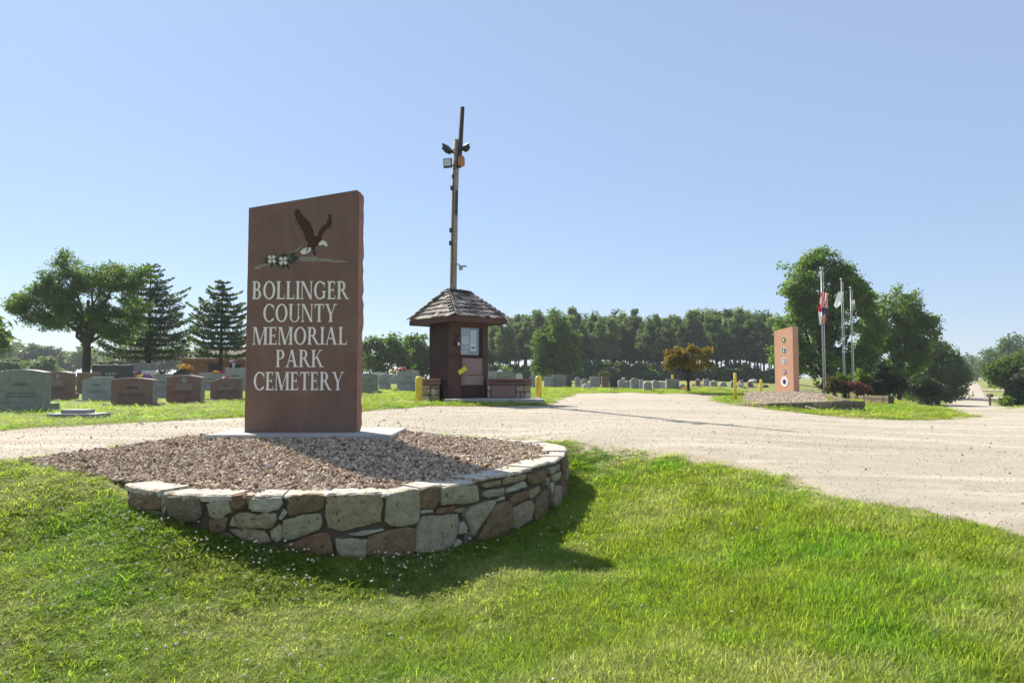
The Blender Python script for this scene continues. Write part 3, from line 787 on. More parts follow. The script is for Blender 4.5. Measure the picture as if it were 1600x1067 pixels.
LET = {
 'I': (stem(ex), .30), 'L': (stem(ex) + [rect(ex, .62, 0, tk), rect(.58, .62, 0, .24)], .66),
 'E': (stem(ex) + [rect(ex, .58, 0, tk), rect(ex, .56, 1-tk, 1), rect(ex, .46, .48, .48+tk), rect(.56, .6, 0, .22), rect(.52, .56, .8, 1), rect(.44, .48, .4, .62)], .66),
 'T': (stem(.29, s1=False) + [rect(.02, .71, 1-tk, 1), rect(.02, .06, .76, 1), rect(.67, .71, .76, 1)], .74),
 'B': (stem(ex) + bowl(.36, .755, .245, .24) + bowl(.38, .27, .27, .29), .74), 'P': (stem(ex) + bowl(.36, .73, .27, .28), .69),
 'R': (stem(ex) + bowl(.36, .74, .26, .27) + diag(.68, .32, .17, 0, .5) + [rect(.68, .93, 0, sf)], .88),
 'O': (ring(.47, .5, .45, .515, .285, .445, 0, 360, 36), .95),
 'C': (ring(.47, .5, .45, .515, .285, .445, 42, 318, 30) + [rect(.77, .81, .66, .96), rect(.77, .80, .06, .24)], .86),
 'G': (ring(.47, .5, .45, .515, .285, .445, 42, 312, 30) + [rect(.77, .81, .66, .96), rect(.70, .84, .06, .42), rect(.62, .92, .4, .4+sf)], .95),
 'U': (stem(ex, s0=False, y0=.3) + stem(.70, .06, .3, s0=False) + ring(.45, .32, .375, .335, .25, .29, 180, 360, 18), .88),
 'N': (stem(.08, .06) + stem(.76, .06, s0=False) + diag(.70, .06, .17), .92),
 'M': (stem(.06, .055) + stem(.86, TK) + diag(.44, .1, .16) + diag(.46, .87, .06), 1.1),
 'A': (diag(.08, .40, .06) + diag(.66, .36, .17) + [rect(.22, .66, .32, .32+tk), rect(0, .22, 0, sf), rect(.58, .92, 0, sf)], .94),
 'Y': (stem(.36, TK, 0, .48, s1=False) + diag(.36, .07, .16, .42, 1) + diag(.45, .74, .06, .42, 1) + [rect(0, .30, 1-sf, 1), rect(.66, .90, 1-sf, 1)], .88),
 'K': (stem(ex) + diag(.2, .66, .065, .42, 1) + diag(.68, .33, .17, 0, .6) + [rect(.58, .82, 1-sf, 1), rect(.62, .95, 0, sf)], .94),
}
def text_line(word, x0, x1, ytop, ybot, name, mat, parent, org, Yp, rise=.003):
    p0, p1 = at_depth(x0, ybot, Yp), at_depth(x1, ytop, Yp); hgt = p1.z - p0.z; wid = p1.x - p0.x
    gap = .07; tot = sum(LET[c][1] for c in word) + gap * (len(word) - 1); k = wid / tot; mb = MB(); u = 0; q = 0
    for ch in word:
        polys, adv = LET[ch]
        for pl in polys:
            q += 1; d = rise + (q % 9) * .00025
            pts = [(p0.x - org.x + (u + a) * k, p0.z - org.z + b_ * hgt) for a, b_ in pl]
            mb.prism(pts, Yp - org.y - d, Yp - org.y + .002)
        u += adv + gap
    return mb.build(name, mat, parent)
for w, x0, x1, a, b_ in (('BOLLINGER',394,545,439.5,467.5),('COUNTY',411,526,475,503),('MEMORIAL',395,543,511,538.5),('PARK',431,506,546.5,573.5),('CEMETERY',396,537,581,609.5)):
    text_line(w, x0, x1, a, b_, 'lettering', M['white_paint'], sign, SO, Y0)['label'] = 'white serif words ' + w
def decal(polys, name, mat, label=None, d=.004, f=.1875, ox=360, oy=280):
    mb = MB()
    for i, pl in enumerate(polys):
        pts = [at_depth(ox + a * f, oy + b_ * f, Y0) for a, b_ in pl]
        mb.prism([(p.x - SO.x, p.z - SO.z) for p in pts], -d - i * .0003, .002)
    o = mb.build(name, mat, sign)
    if label: o['label'] = label
def star(cx, cy, r, n, ph=0, w=.55):
    o = []
    for k in range(n):
        a = ph + 2 * math.pi * k / n; c_, s_ = math.cos(a), math.sin(a)
        o.append([(cx + r*.12*c_, cy + r*.12*s_), (cx + r*(.6*c_ - w*s_*.7), cy + r*(.6*s_ + w*c_*.7)), (cx + r*c_*1.0 - r*.25*s_, cy + r*s_ + r*.25*c_), (cx + r*.86*c_, cy + r*.86*s_), (cx + r*c_ + r*.25*s_, cy + r*s_ - r*.25*c_), (cx + r*(.6*c_ + w*s_*.7), cy + r*(.6*s_ - w*c_*.7))])
    return o
decal([[(540,265),(552,248),(575,258),(588,285),(602,300),(640,340),(665,365),(685,410),(700,470),(718,478),(740,486),(765,500),(738,530),(712,565),(690,577),(640,562),(650,530),(622,505),(628,490),(608,462),(612,440),(580,410),(584,392),(558,370),(562,352),(538,335),(548,318),(532,297)],
       [(722,492),(735,440),(760,400),(800,370),(806,352),(818,330),(812,287),(828,298),(846,300),(838,332),(850,368),(832,404),(812,408),(792,430),(776,446),(762,470),(755,497)]], 'eagle_body', M['eagle_brown'], 'dark brown eagle with raised wings')
decal([[(735,547),(745,525),(770,508),(800,525),(812,555),(800,562),(765,555),(742,552)]], 'eagle_head', M['emblem_white'], d=.0055)
decal([[(582,605),(610,580),(640,570),(672,570),(668,600),(640,618),(610,628),(590,618)]], 'eagle_tail', M['emblem_white'], d=.0055)
for q_ in ([(640,575),(655,567),(642,600),(628,612)], [(682,572),(706,572),(700,600),(716,612),(706,640),(690,622)]): decal([q_], 'eagle_talon', M['text_dark'], d=.007)
decal([[(760,548),(790,552),(780,560),(762,556)]], 'eagle_beak', M['text_dark'], d=.007)
decal([[(556,655),(600,648),(730,650),(737,664),(800,660),(850,674),(930,678),(988,692),(930,693),(860,694),(800,686),(735,680),(700,687),(590,682)]], 'branch', M['branch_grey_paint'], 'pale grey branch under the eagle', d=.0035)
for q_ in ([(188,737),(240,715),(320,703),(330,718),(250,732),(255,750),(215,750)], [(490,642),(545,596),(595,550),(601,556),(550,606),(500,650)]): decal([q_], 'twig', M['branch_grey_paint'], d=.0035)
leafp = []
rs = np.random.RandomState(3)
for cx, cy, a, L in [(q_[0], q_[1], q_[2], q_[3] * 1.3) for q_ in ((310,660,2.6,50),(300,690,3.4,45),(345,715,1.9,45),(392,670,.3,50),(395,710,1.2,50),(430,640,-.9,55),(455,640,-.4,60),(520,630,-.7,60),(545,655,.2,60),(500,690,.6,60),(475,725,.9,60),(440,725,1.8,45),(530,680,.9,45),(370,645,-1.6,40))]:
    c_, s_ = math.cos(a), math.sin(a); W = L * .38
    leafp.append([(cx - c_*L/2, cy - s_*L/2), (cx - s_*W/2 - c_*L*.1, cy + c_*W/2 - s_*L*.1), (cx + c_*L/2, cy + s_*L/2), (cx + s_*W/2 - c_*L*.1, cy - c_*W/2 - s_*L*.1)])
decal(leafp, 'leaf_spray', M['leaf_green_paint'], 'dark green leaves of the dogwood spray', d=.0042)
for cx, cy in ((347,668),(441,681)):
    decal(star(cx, cy, 40, 4, .75), 'dogwood_flower', M['emblem_white'], d=.0095)
    decal([[(cx + 8*math.cos(k), cy + 8*math.sin(k)) for k in np.linspace(0, 5.6, 8)]], 'flower_centre', M['emblem_yellow'], d=.012)

# ------------------------------------------------------------------ light pole behind the kiosk
YK = 21.0
PB = foot(704.5, 22.0)
pole = empty('light_pole', PB, 'tall weathered wooden light pole behind the kiosk with floodlights at its top', 'pole')
def pl(px, py, Y=22.0): return at_depth(px, py, Y) - PB
MB().tube([(0, 0, -.1), pl(706.2, 540), pl(708, 450), pl(711, 300), pl(713.5, 219)], [.125, .12, .115, .105, .098], 12).build('post', M['pole_wood'], pole, True)
MB().tube([pl(716.8, 262, 21.85), pl(719.5, 225, 21.85), pl(722.6, 168, 21.85)], [.075, .075, .07], 10).build('post_extension', M['bark'], pole, True)['label'] = 'darker timber bolted on above the pole top'
def flood(px, py, w, h, yaw, pit, mat_face, name='floodlight', d=.12):
    c_ = pl(px, py, 21.75); Mx = Matrix.Translation(c_) @ Euler((pit, 0, yaw)).to_matrix().to_4x4()
    mb = MB(); mb.box(-w/2, w/2, 0, d*.5, -h/2, h/2, Mx); mb.box(-w*.4, w*.4, d*.5, d, -h*.36, h*.36, Mx)
    for k in range(5): mb.box(-w*.36 + k*w*.16, -w*.33 + k*w*.16, d, d*1.35, -h*.34, h*.34, Mx)
    o = mb.build(name, M['black_metal'], pole)
    MB().box(-w*.42, w*.42, -.008, .012, -h*.3, h*.42, Mx).build('lens', mat_face, o)
    pp = pl(712.5, py, 22.0); MB().tube([c_ + Vector((0, .05, -h*.3)), (c_ + pp) / 2 + Vector((0, 0, -.1)), pp], .025, 6).build('bracket', M['black_metal'], o)
flood(701, 231, .30, .36, 1.0, -.75, M['black_metal']); flood(699, 255, .28, .30, -.25, .12, M['lamp_glass']); flood(726, 229, .24, .24, -.9, -.6, M['black_metal'])
mb = MB(); c_ = pl(721, 252, 21.8); mb.tube([c_ + Vector((0, 0, z)) for z in (-.16, -.14, .08, .16, .2)], [.1, .11, .11, .07, .01], 12); mb.build('siren_horn', M['amber'], pole, True)
MB().tube([pl(717.5, 257, 21.85), pl(713, 260)], .025, 6).build('horn_bracket', M['amber'], pole)
mb = MB(); mb.tube([pl(710, 412, 21.9), pl(716, 413, 21.85), pl(720, 417, 21.8)], .025, 6); mb.ball(pl(720, 419, 21.78), (.07, .07, .08)); mb.box(-.02, .14, -.06, .06, -.02, .02, Matrix.Translation(pl(722, 416, 21.78))); mb.build('security_light', M['alu'], pole, True)
MB().tube([pl(713.6, 298, 21.88), pl(713.2, 336, 21.88)], .035, 8).build('conduit', M['black_metal'], pole)
for px, py in ((705.5,294),(704,360),(703.5,380),(708,276)): MB().box(-.035, .035, -.03, .03, -.07, .07, Matrix.Translation(pl(px, py, 21.92))).build('cleat', M['black_metal'], pole)
mb = MB(); mb.tube([pl(709, 262, 21.87), pl(708.4, 300, 21.87), pl(705.9, 445, 21.86)], .012, 5); mb.build('cable', M['black_metal'], pole)

# ------------------------------------------------------------------ kiosk
KB = foot(706, YK); KB.z = at_depth(706, 626, YK).z
TH_K = math.radians(40)
kiosk = empty('information_kiosk', KB, 'dark brown wooden kiosk with shake roof and glazed notice board beside the drive', 'kiosk', rz=TH_K)
A_, B_ = 1.40, 1.26                      # along the right face / along the left face
HE = 2.42
MB().box(0, A_, .16, B_, -.1, HE).build('wall', M['kiosk_wood'], kiosk)
for k in range(1, 8): MB().box(-.006, .0, .16 + k * (B_-.16) / 8 - .006, .16 + k * (B_-.16) / 8 + .006, -.05, HE).build('batten', M['kiosk_wood'], kiosk)
MB().box(-.012, .345, -.0, .158, -.1, HE - .003).build('corner_post', M['kiosk_trim'], kiosk, bevel=.01)
MB().box(1.20, A_ + .012, 0, .158, -.1, HE - .003).build('corner_post', M['kiosk_trim'], kiosk, bevel=.01)
MB().box(.347, 1.198, .015, .157, -.1, 1.36).build('lower_panel', M['kiosk_wood'], kiosk)
MB().box(.347, 1.198, .02, .157, 2.28, HE - .004).build('header', M['kiosk_trim'], kiosk)
MB().box(-.06, 1.24, -.07, .15, 1.365, 1.41).build('ledge', M['kiosk_wood'], kiosk, bevel=.006)
board = MB().box(.36, 1.10, .14, .156, 1.42, 2.275).build('notice_board', M['board_grey'], kiosk)
for i, (x0, x1, z0, z1, mt) in enumerate(((.37,.43,1.72,2.02,'paper'),(.48,.73,1.77,2.0,'paper'),(.81,1.03,1.55,2.2,'paper'),(.46,.74,2.03,2.25,'paper_grey'),(.45,.75,1.60,1.74,'paper_grey'),(.42,.72,1.44,1.58,'paper_grey'))):
    o = MB().box(x0, x1, .134 - i * .0004, .139, z0, z1).build('notice', M[mt], board)
for q_ in [(.835,1.0,1.62,1.68)] + [(.84, 1.0, z, z + .012) for z in (2.12, 2.05, 1.98, 1.9, 1.82)] + [(.5, .71, z, z + .009) for z in (1.95, 1.91, 1.87, 1.83)]: MB().box(q_[0], q_[1], .1305, .1315, q_[2], q_[3]).build('notice_print', M['text_dark'], board)
m, t, b, out = nodes_of('clear_glass')
gl = nd(t, 'BsdfGlossy', {0: (.9,.95,1,1), 1: .02}); tr = nd(t, 'BsdfTransparent'); fr = nd(t, 'Fresnel', {0: 1.5})
t.links.new(nd(t, 'MixShader', {0: fr.outputs[0], 1: tr.outputs[0], 2: gl.outputs[0]}).outputs[0], out.inputs[0]); M['glass'] = m
MB().box(.35, 1.195, .100, .104, 1.412, 2.278).build('glass_pane', M['glass'], kiosk)
mb = MB(); mb.box(1.10, 1.196, .11, .156, 1.42, 2.275); mb.build('side_lining', M['dark'], kiosk)
for z0, z1, nm, x0, x1, rows in ((.79,1.32,'rules_plaque',.38,1.17,6),(.47,.78,'lower_plaque',.35,1.24,4)):
    o = MB().box(x0, x1, -.022, .014, z0, z1).build(nm, M['panel_pink'], kiosk, bevel=.004)
    mb = MB(); rs = np.random.RandomState(rows)
    for r_ in range(rows):
        z = z1 - (r_ + .8) * (z1 - z0) / (rows + .6); w = (x1 - x0) * (.34 if r_ % 3 else .42) ; x = (x0 + x1) / 2 - w
        while x < (x0 + x1) / 2 + w: 
            l = .03 + .06 * rs.rand(); mb.box(x, x + l, -.0245, -.0225, z - .012, z + .012); x += l + .018
        mb.build('inscription_line', M['panel_text'], o); mb = MB()
o = MB().box(-.16, .16, -.033, -.028, -.07, .07, Matrix.Translation((.38, 0, .93)) @ Matrix.Rotation(-.55, 4, 'Y')).build('yellow_notice', M['tape'], kiosk)
mb = MB(); mb.box(.1, .24, -.06, -.002, 1.66, 1.84); mb.box(.12, .22, -.09, -.06, 1.70, 1.80); mb.build('lock_box', M['black_metal'], kiosk, bevel=.01)
MB().ball((.18, -.105, 1.745), (.05, .03, .06)).build('keypad', M['paper'], kiosk, True)
mb = MB(); mb.tube([(.16, -.02, 2.02), (.14, -.1, 2.0), (.16, -.12, 1.93)], .03, 8); mb.ball((.16, -.12, 2.0), (.045, .045, .055)); mb.build('door_bell', M['black_metal'], kiosk, True)
# roof
ex0, ex1, ey0, ey1 = -.35, A_ + .24, -.65, B_ + .6
zE = HE + .14; zR = at_depth(698, 453, 21.4).z - KB.z
ra, rb = Vector((.25, .595, zR)), Vector((1.03, .595, zR))
cor = [Vector((ex0, ey0, zE)), Vector((ex1, ey0, zE)), Vector((ex1, ey1, zE)), Vector((ex0, ey1, zE))]
mb = MB(); mb.add(cor + [ra, rb], [(0,1,5,4), (1,2,5), (2,3,4,5), (3,0,4), (3,2,1,0)]); roof = mb.build('roof', M['kiosk_wood'], kiosk)
mb = MB()
mb.box(ex0-.02, ex1+.02, ey0-.03, ey0, HE-.03, zE-.004); mb.box(ex0-.02, ex1+.02, ey1, ey1+.03, HE-.03, zE-.004); mb.box(ex0-.03, ex0, ey0, ey1, HE-.03, zE-.004); mb.box(ex1, ex1+.03, ey0, ey1, HE-.03, zE-.004)
mb.build('fascia', M['kiosk_trim'], kiosk)
MB().box(ex0+.001, ex1-.001, ey0+.001, ey1-.001, HE - .0, HE + .012).build('soffit', M['kiosk_trim'], kiosk)
sh_meshes = []
for sd2 in range(3):
    rs = np.random.RandomState(sd2); mb = MB(); j = lambda: (rs.rand() - .5) * .12
    mb.add([(-.5, -.02 + j()*.5, 0), (.5, -.02 + j()*.5, 0), (.47, 1, 0), (-.47, 1, 0), (-.5, -.02 + j()*.5, 1), (.5, -.02 + j()*.5, .9), (.47, 1, .35), (-.47, 1, .35)], [(3,2,1,0), (4,5,6,7), (0,1,5,4), (1,2,6,5), (2,3,7,6), (3,0,4,7)])
    sh_meshes.append(mb.mesh('shingle', M['shingle']))
rs = np.random.RandomState(8)
def shingle_at(P, ux, uy, un, w, L, th, tilt=.09):
    o = link('shingle', sh_meshes[rs.randint(3)], roof)
    up = (uy + un * (-tilt)).normalized(); nn = ux.cross(up).normalized()
    Mx = Matrix((ux, up, nn)).transposed().to_4x4(); Mx.translation = P + un * (.03 + .012 * rs.rand())
    o.matrix_local = Mx @ Matrix.Diagonal((w, L, th, 1))
ROWS = 6
for a, b_, ta, tb in ((cor[0], cor[1], ra, rb), (cor[1], cor[2], rb, rb), (cor[2], cor[3], rb, ra), (cor[3], cor[0], ra, ra)):
    ux = (b_ - a).normalized(); mid0, mid1 = (a + b_) / 2, (ta + tb) / 2
    un = ux.cross((mid1 - mid0)).normalized()
    if un.z < 0: un = -un
    uy = un.cross(ux).normalized(); SL = (mid1 - mid0).dot(uy); row = SL / (ROWS + .15)
    for r_ in range(ROWS):
        f = r_ / (ROWS + .15); f2 = (r_ + .5) / (ROWS + .15)
        l = a.lerp(ta, f2); rr_ = b_.lerp(tb, f2); W = (rr_ - l).dot(ux); n = max(1, int(round(W / .2)))
        edges = np.linspace(0, W, n + 1); edges[1:-1] += (rs.rand(n - 1) - .5) * .07
        P0 = a + uy * (SL * f - .03); x0 = (l - a).dot(ux)
        for i in range(n):
            w = edges[i+1] - edges[i]
            shingle_at(P0 + ux * (x0 + (edges[i] + edges[i+1]) / 2) + uy * (rs.rand() - .5) * .04, ux, uy, un, w * .95, row * 1.35, .035 + .015 * rs.rand())
for a, ta in zip(cor, (ra, rb, rb, ra)):          # hip shingles
    d = (ta - a); L = d.length; d.normalize(); side = d.cross(Vector((0, 0, 1))).normalized(); un = side.cross(d).normalized()
    if un.z < 0: un = -un
    nh = 9
    for k in range(nh):
        for sgn in (-1, 1):
            ux = (side + un * (-.45 * sgn)).normalized(); nn = ux.cross(d).normalized(); nn = nn if nn.z > 0 else -nn
            ux2 = d.cross(nn).normalized()
            shingle_at(a + d * (L * k / nh - .02) + side * .065 * sgn + un * .012, ux2, d, nn, .14, L / nh * 1.35, .035)
for k in range(4): 
    for sgn in (-1, 1): shingle_at(ra.lerp(rb, k / 4) + Vector((0, sgn * .06, .0)), Vector((0, -1, 0)), Vector((1, 0, 0)), Vector((0, sgn * .4, .9)).normalized(), .14, .28, .035, .05)
# kiosk pad
g0 = foot(760, 20.6)
mb = MB(); P = [at_depth(px, py, Y) for px, py, Y in ((694,628,20.5),(850,627.5,20.5),(843,621,22.3),(700,621,22.3))]
zt = KB.z + .06
mb.prism([(p.x, p.y) for p in P], zt - .3, zt, 'z'); o = mb.build('concrete_pad', M['concrete'], bevel=.01); tag(o, 'low concrete apron in front of the kiosk and its bench', 'slab')
# stone benches either side
def bench(x0, x1, Y, z0, z1, rz, label, panel, seed, depth=.45):
    c_ = Vector(((x0 + x1) / 2, Y, z0)); w = (x1 - x0) / 2; H = z1 - z0
    e = empty('stone_bench', c_, label, 'bench', rz=rz)
    MB().box(-w - .03, w + .03, -.05, depth, H - .19, H).build('cap', M['cap_brown'], e, bevel=.012)
    MB().box(-w, w, .02, depth - .04, -.2, H - .192).build('mortar', M['mortar'], e)
    rs = np.random.RandomState(seed)
    if panel:
        MB().box(panel[0], panel[1], -.012, .021, .02, H - .21).build('panel', M['panel_pink'], e, bevel=.004)
        mb = MB(); x = -w + .15
        while x < w - .15:
            l = .03 + .05 * rs.rand(); mb.box(x, x + l, -.053, -.0505, H - .13, H - .06); x += l + .025
        mb.build('inscription', M['text_dark'], e)
    spans = [(-w, w)] if not panel else [(-w, panel[0] - .02), (panel[1] + .02, w)]
    for a, b_ in spans:
        z = 0.0
        while z < H - .25:
            h = min(.15 + .12 * rs.rand(), H - .2 - z); x = a
            while x < b_ - .04:
                l = min(.14 + .2 * rs.rand(), b_ - x)
                if b_ - x - l < .07: l = b_ - x
                q = [(x + .015, z + .015), (x + l*.5, z + .008), (x + l - .015, z + .018), (x + l - .012, z + h*.5), (x + l - .03, z + h - .02), (x + l*.4, z + h - .012), (x + .02, z + h - .025), (x + .01, z + h*.4)]
                q = [(u + (rs.rand()-.5)*.02, v_ + (rs.rand()-.5)*.02) for u, v_ in q]; pr = .012 + .02 * rs.rand()
                mb = MB(); cx = sum(u for u, _ in q) / 8; cz = sum(v_ for _, v_ in q) / 8
                V = [(u, .03, v_) for u, v_ in q] + [(u, .02 - pr*.5, v_) for u, v_ in q] + [(u + (cx-u)*.2, .02 - pr, v_ + (cz-v_)*.2) for u, v_ in q]
                mb.add(V, [(i, (i+1) % 8, 8+(i+1) % 8, 8+i) for i in range(8)] + [(8+i, 8+(i+1) % 8, 16+(i+1) % 8, 16+i) for i in range(8)] + [tuple(range(16, 24))])
                mb.build('stone', STONE[rs.choice(list('tlt'))], e); x += l
            z += h
    return e
xr0, xr1 = at_depth(761, 600, 21.7).x, at_depth(829, 600, 21.7).x
bench(xr0, xr1, 21.7, KB.z + .06, at_depth(800, 591.5, 21.7).z, 0, 'low stone bench wall with pink panel at the right side of the kiosk', (-.55, .2), 2)
xl0, xl1 = at_depth(656, 600, 21.3).x, at_depth(687, 600, 21.3).x
bench(xl0, xl1, 21.3, KB.z - .02, at_depth(670, 592, 21.3).z, 0, 'short stone wall with brown cap at the left side of the kiosk', None, 5)

# ------------------------------------------------------------------ bollards
def bollard(px, ytop, ybot, wpx, label, pad_=False, Y=None):
    p = foot(px, Y) if Y else on_ground(px, ybot); Y = p.y
    e = empty('bollard', p, label, 'bollard', 'yellow bollards along the drive')
    h = at_depth(px, ytop, Y).z - p.z; r = wpx / ppm(Y) / 2
    MB().tube([(0, 0, -.15), (0, 0, h - r*.5), (0, 0, h - r*.15), (0, 0, h)], [r, r, r * .8, r * .35], 14).build('post', M['yellow'], e, True)
    if pad_: MB().tube([(0, 0, -.1), (0, 0, .05)], [r * 3.6, r * 3.4], 14).build('footing', M['concrete'], e)
bollard(655, 588, 629, 11, 'thick yellow steel bollard in front of the short stone wall left of the kiosk', True, 20.6)
bollard(841.5, 587.5, 621, 9.5, 'thick yellow bollard at the right end of the kiosk bench', True, 22.5)
bollard(1148, 582.5, 612, 4.6, 'thin tall yellow post, left of the two before the flower-decked graves', Y=33)
bollard(1188.5, 592.5, 613, 4.2, 'shorter thin yellow post beside the left edge of the emblem slab', Y=36)
bollard(1050.5, 585.5, 606, 3.6, 'yellow post whose top shows above a square grey headstone', Y=52)

# ------------------------------------------------------------------ headstones
def top_profile(w, h, kind):
    if kind == 'flat': return [(-w, 0), (w, 0), (w, h), (-w, h)]
    if kind == 'serp': 
        s = [(-w, 0), (w, 0), (w, h * .91)]
        for k in range(9): a = k / 8; s.append((w * (1 - .06) - 2 * w * .94 * a, h * .93 + h * .07 * math.sin(math.pi * a)))
        return s + [(-w, h * .91)]
    if kind == 'round': return [(-w, 0), (w, 0)] + [(w * math.cos(a), h - w * .75 + w * .75 * math.sin(a)) for a in np.linspace(0, math.pi, 11)]
    if kind == 'peak': return [(-w, 0), (w, 0), (w, h * .62), (w * .55, h * .74), (0, h), (-w * .55, h * .74), (-w, h * .62)]
    if kind == 'slope': return [(-w, 0), (w, 0), (w, h), (-w * .3, h * .97), (-w, h * .8)]
    return None
gcount = [0]
def headstone(px, ytop, ybot, w, mat, kind, label, base=1.25, bh=.2, group=None, Y=None, emblem=False, panel=False, rock=False, depth=.22, name=None, marks=True):
    """px centre, y of top and foot in the photo, px width of the die"""
    p = on_ground(px, ybot) if Y is None else foot(px, Y); Y = p.y
    gcount[0] += 1
    rs = np.random.RandomState(gcount[0])
    e = empty('headstone', p, label, 'headstone', group, rz=(rs.rand() - .5) * .12)
    H = at_depth(px, ytop, Y).z - p.z; W = w / ppm(Y) / 2
    b_h = H * bh
    MB().box(-W * base, W * base, -depth * .3, depth * 1.3, -.12, b_h).build('base', [M[mat]], e, bevel=.015)
    prof = top_profile(W, H - b_h, kind); mb = MB(); n = len(prof)
    mb.prism([(a, c_ + b_h) for a, c_ in prof], 0, depth)
    for i in range(len(mb.m)):
        if rock and i >= 2: mb.m[i] = 1
    mb.build('die', [M[mat], M['gs_rock']], e, bevel=.012 if Y < 60 else 0)
    if H * ppm(Y) > 24 and marks:
        mb = MB()
        if emblem: mb.prism([(W*.28*math.cos(a) * .5 + .05*W, H*.83 + W*.16*math.sin(a)) for a in np.linspace(0, 5.7, 12)], -.012, .001); mb.build('medallion', M['carving'], e)
        if panel: MB().box(-W*.45, W*.5, -.008, .001, H*.5, H*.72).build('name_panel', M['gs_panel'], e)
        mb = MB(); r_ = np.random.RandomState(gcount[0] + 90)
        for z, ww, hh in ((H*.66, .3, .035), (H*.45, .6, .014), (H*.38, .6, .014)):
            if emblem and z > H*.6: continue
            x = -W * ww
            while x < W * ww:
                l = W * (.05 + .09 * r_.rand()); mb.box(x, x + l, -.0105, .001, z - H*hh, z + H*hh); x += l + W * .06
        mb.build('inscription', M['carve_' + ('brown' if mat == 'gs_brown' else 'grey')] if mat != 'gs_dark' else M['carving'], e)
    return e
headstone(30, 577, 645, 72, 'gs_green', 'serp', 'large green-grey granite headstone on a wide base at the left edge', 1.3, .22, depth=.3)
headstone(88, 580, 626, 42, 'gs_brown', 'serp', 'brown headstone with round medallion beside the large green-grey one', 1.18, .25, emblem=True, panel=True, depth=.3)
headstone(136, 582, 617, 34, 'gs_brown', 'flat', 'narrow dark brown headstone half hidden behind the pale grey slope-topped one', 1.2, .2)
headstone(150, 588, 628, 44, 'gs_grey', 'slope', 'blue-grey headstone with sloping top left of the rough-sided brown one', 1.3, .1)
headstone(205, 590, 636, 66, 'gs_brown', 'serp', 'wide brown headstone with rock-pitched sides nearest the drive', 1.3, .12, rock=True, depth=.3)
headstone(252, 584, 623, 28, 'gs_grey', 'flat', 'dark grey headstone showing between two front brown headstones', 1.1, .12)
headstone(286, 586, 632, 55, 'gs_brown', 'serp', 'brown headstone with white medallion and pale name panel', 1.3, .1, emblem=True, panel=True, rock=True, depth=.28)
headstone(352, 590, 627, 47, 'gs_brown', 'slope', 'smaller brown headstone standing just left of the eagle sign', 1.25, .12, panel=True)
headstone(175, 570, 604, 64, 'gs_dark', 'flat', 'long low dark granite monument behind the trunk of the spreading tree', 1.05, .15, Y=38)
headstone(222, 567, 603, 42, 'gs_green', 'flat', 'long pale grey monument in the second row right of the dark one', 1.05, .15, Y=40)
headstone(283, 576, 606, 54, 'gs_dark', 'peak', 'black peaked headstone carrying a yellow flower saddle', 1.1, .12, Y=33)
headstone(331, 582, 608, 36, 'gs_grey', 'serp', 'wide grey headstone behind the two right brown headstones', 1.1, .15, Y=36)
headstone(368, 575, 606, 32, 'gs_grey', 'flat', 'grey headstone topped by a tall flower vase, beside the eagle sign', 1.1, .15, Y=36)
headstone(233, 579, 606, 22, 'gs_light', 'flat', 'small pale headstone behind the wide rough-sided brown one', 1.1, .15, Y=36)
headstone(577, 583, 616, 24, 'gs_green', 'serp', 'green-grey headstone just right of the eagle sign', 1.45, .16, depth=.3)
headstone(600.5, 584, 609, 18, 'gs_grey', 'slope', 'small blue-grey headstone between two larger ones right of the eagle sign', 1.2, .12)
headstone(637, 578, 612, 34, 'gs_grey', 'serp', 'broad grey headstone with red flowers on top left of the kiosk', 1.3, .14)
headstone(560, 586, 604, 14, 'gs_grey', 'serp', 'grey headstone partly hidden behind the right edge of the eagle sign', 1.2, .14)
# row right of the kiosk
ROW = [(768,580,607,17,'gs_grey','flat','pale grey headstone above the bench cap touching the kiosk edge'),(791,580,607,26,'gs_green','serp','wide pale headstone with a white flower tip above the kiosk bench'),
 (811,583,606,11,'gs_light','round','small round-topped headstone above the right end of the kiosk bench'),(834,586,607,14,'gs_grey','round','grey headstone directly left of the thick yellow bollard by the bench'),
 (857,588,606,14,'gs_grey','serp','grey headstone just right of the thick yellow bollard by the bench'),(874,585,606,22,'gs_green','serp','broad headstone right of the thick yellow bollard with a lighter top'),
 (889,592,605,9,'gs_dark','serp','small dark headstone right of the broad light-topped one'),(903,589,606,9,'gs_grey','round','tall narrow grey headstone left of the grey cluster before the dome-shaped tree'),
 (914,591,606,9,'gs_grey','round','rounded grey headstone second in the cluster below the dome-shaped tree'),(917,599,608,12,'gs_light','round','low pale rounded headstone in front of the grey cluster'),
 (930,588,606,16,'gs_grey','serp','wide grey headstone directly left of the two brown ones in the far row'),(946,588,607,11,'gs_brown','flat','red-brown square headstone in the far row'),
 (959,589,607,12,'gs_dark','flat','dark brown headstone right beside the red-brown square one'),(972,593,607,9,'gs_grey','slope','small grey headstone with flowers right of the dark brown one'),
 (981,595,607,8,'gs_grey','round','small rounded headstone left of the tall round-topped one'),(992.5,590,608,13,'gs_grey','round','tall round-topped grey headstone in the far row'),
 (1002.5,593,608,6,'gs_light','flat','narrow pale pillar headstone right of the tall round-topped one'),(1012.5,596,611,13,'gs_grey','round','grey round-topped headstone standing nearest the gravel in the far row'),
 (1025,594,608,10,'gs_grey','round','grey headstone third left of the square one with the yellow post'),(1034,596,608,11,'gs_light','serp','pale headstone immediately left of the square one with the yellow post'),
 (1051.5,592,608,20,'gs_green','flat','square green-grey headstone with the yellow post behind it'),(1067,600,609,10,'gs_grey','round','low rounded headstone at the foot of the small red-leaved tree')]
for px, a, b_, w, mt, kd_, lb in ROW: headstone(px, a, b_, w, mt, kd_, lb, 1.2, .14)
rs = np.random.RandomState(17)
FAR_ST = []
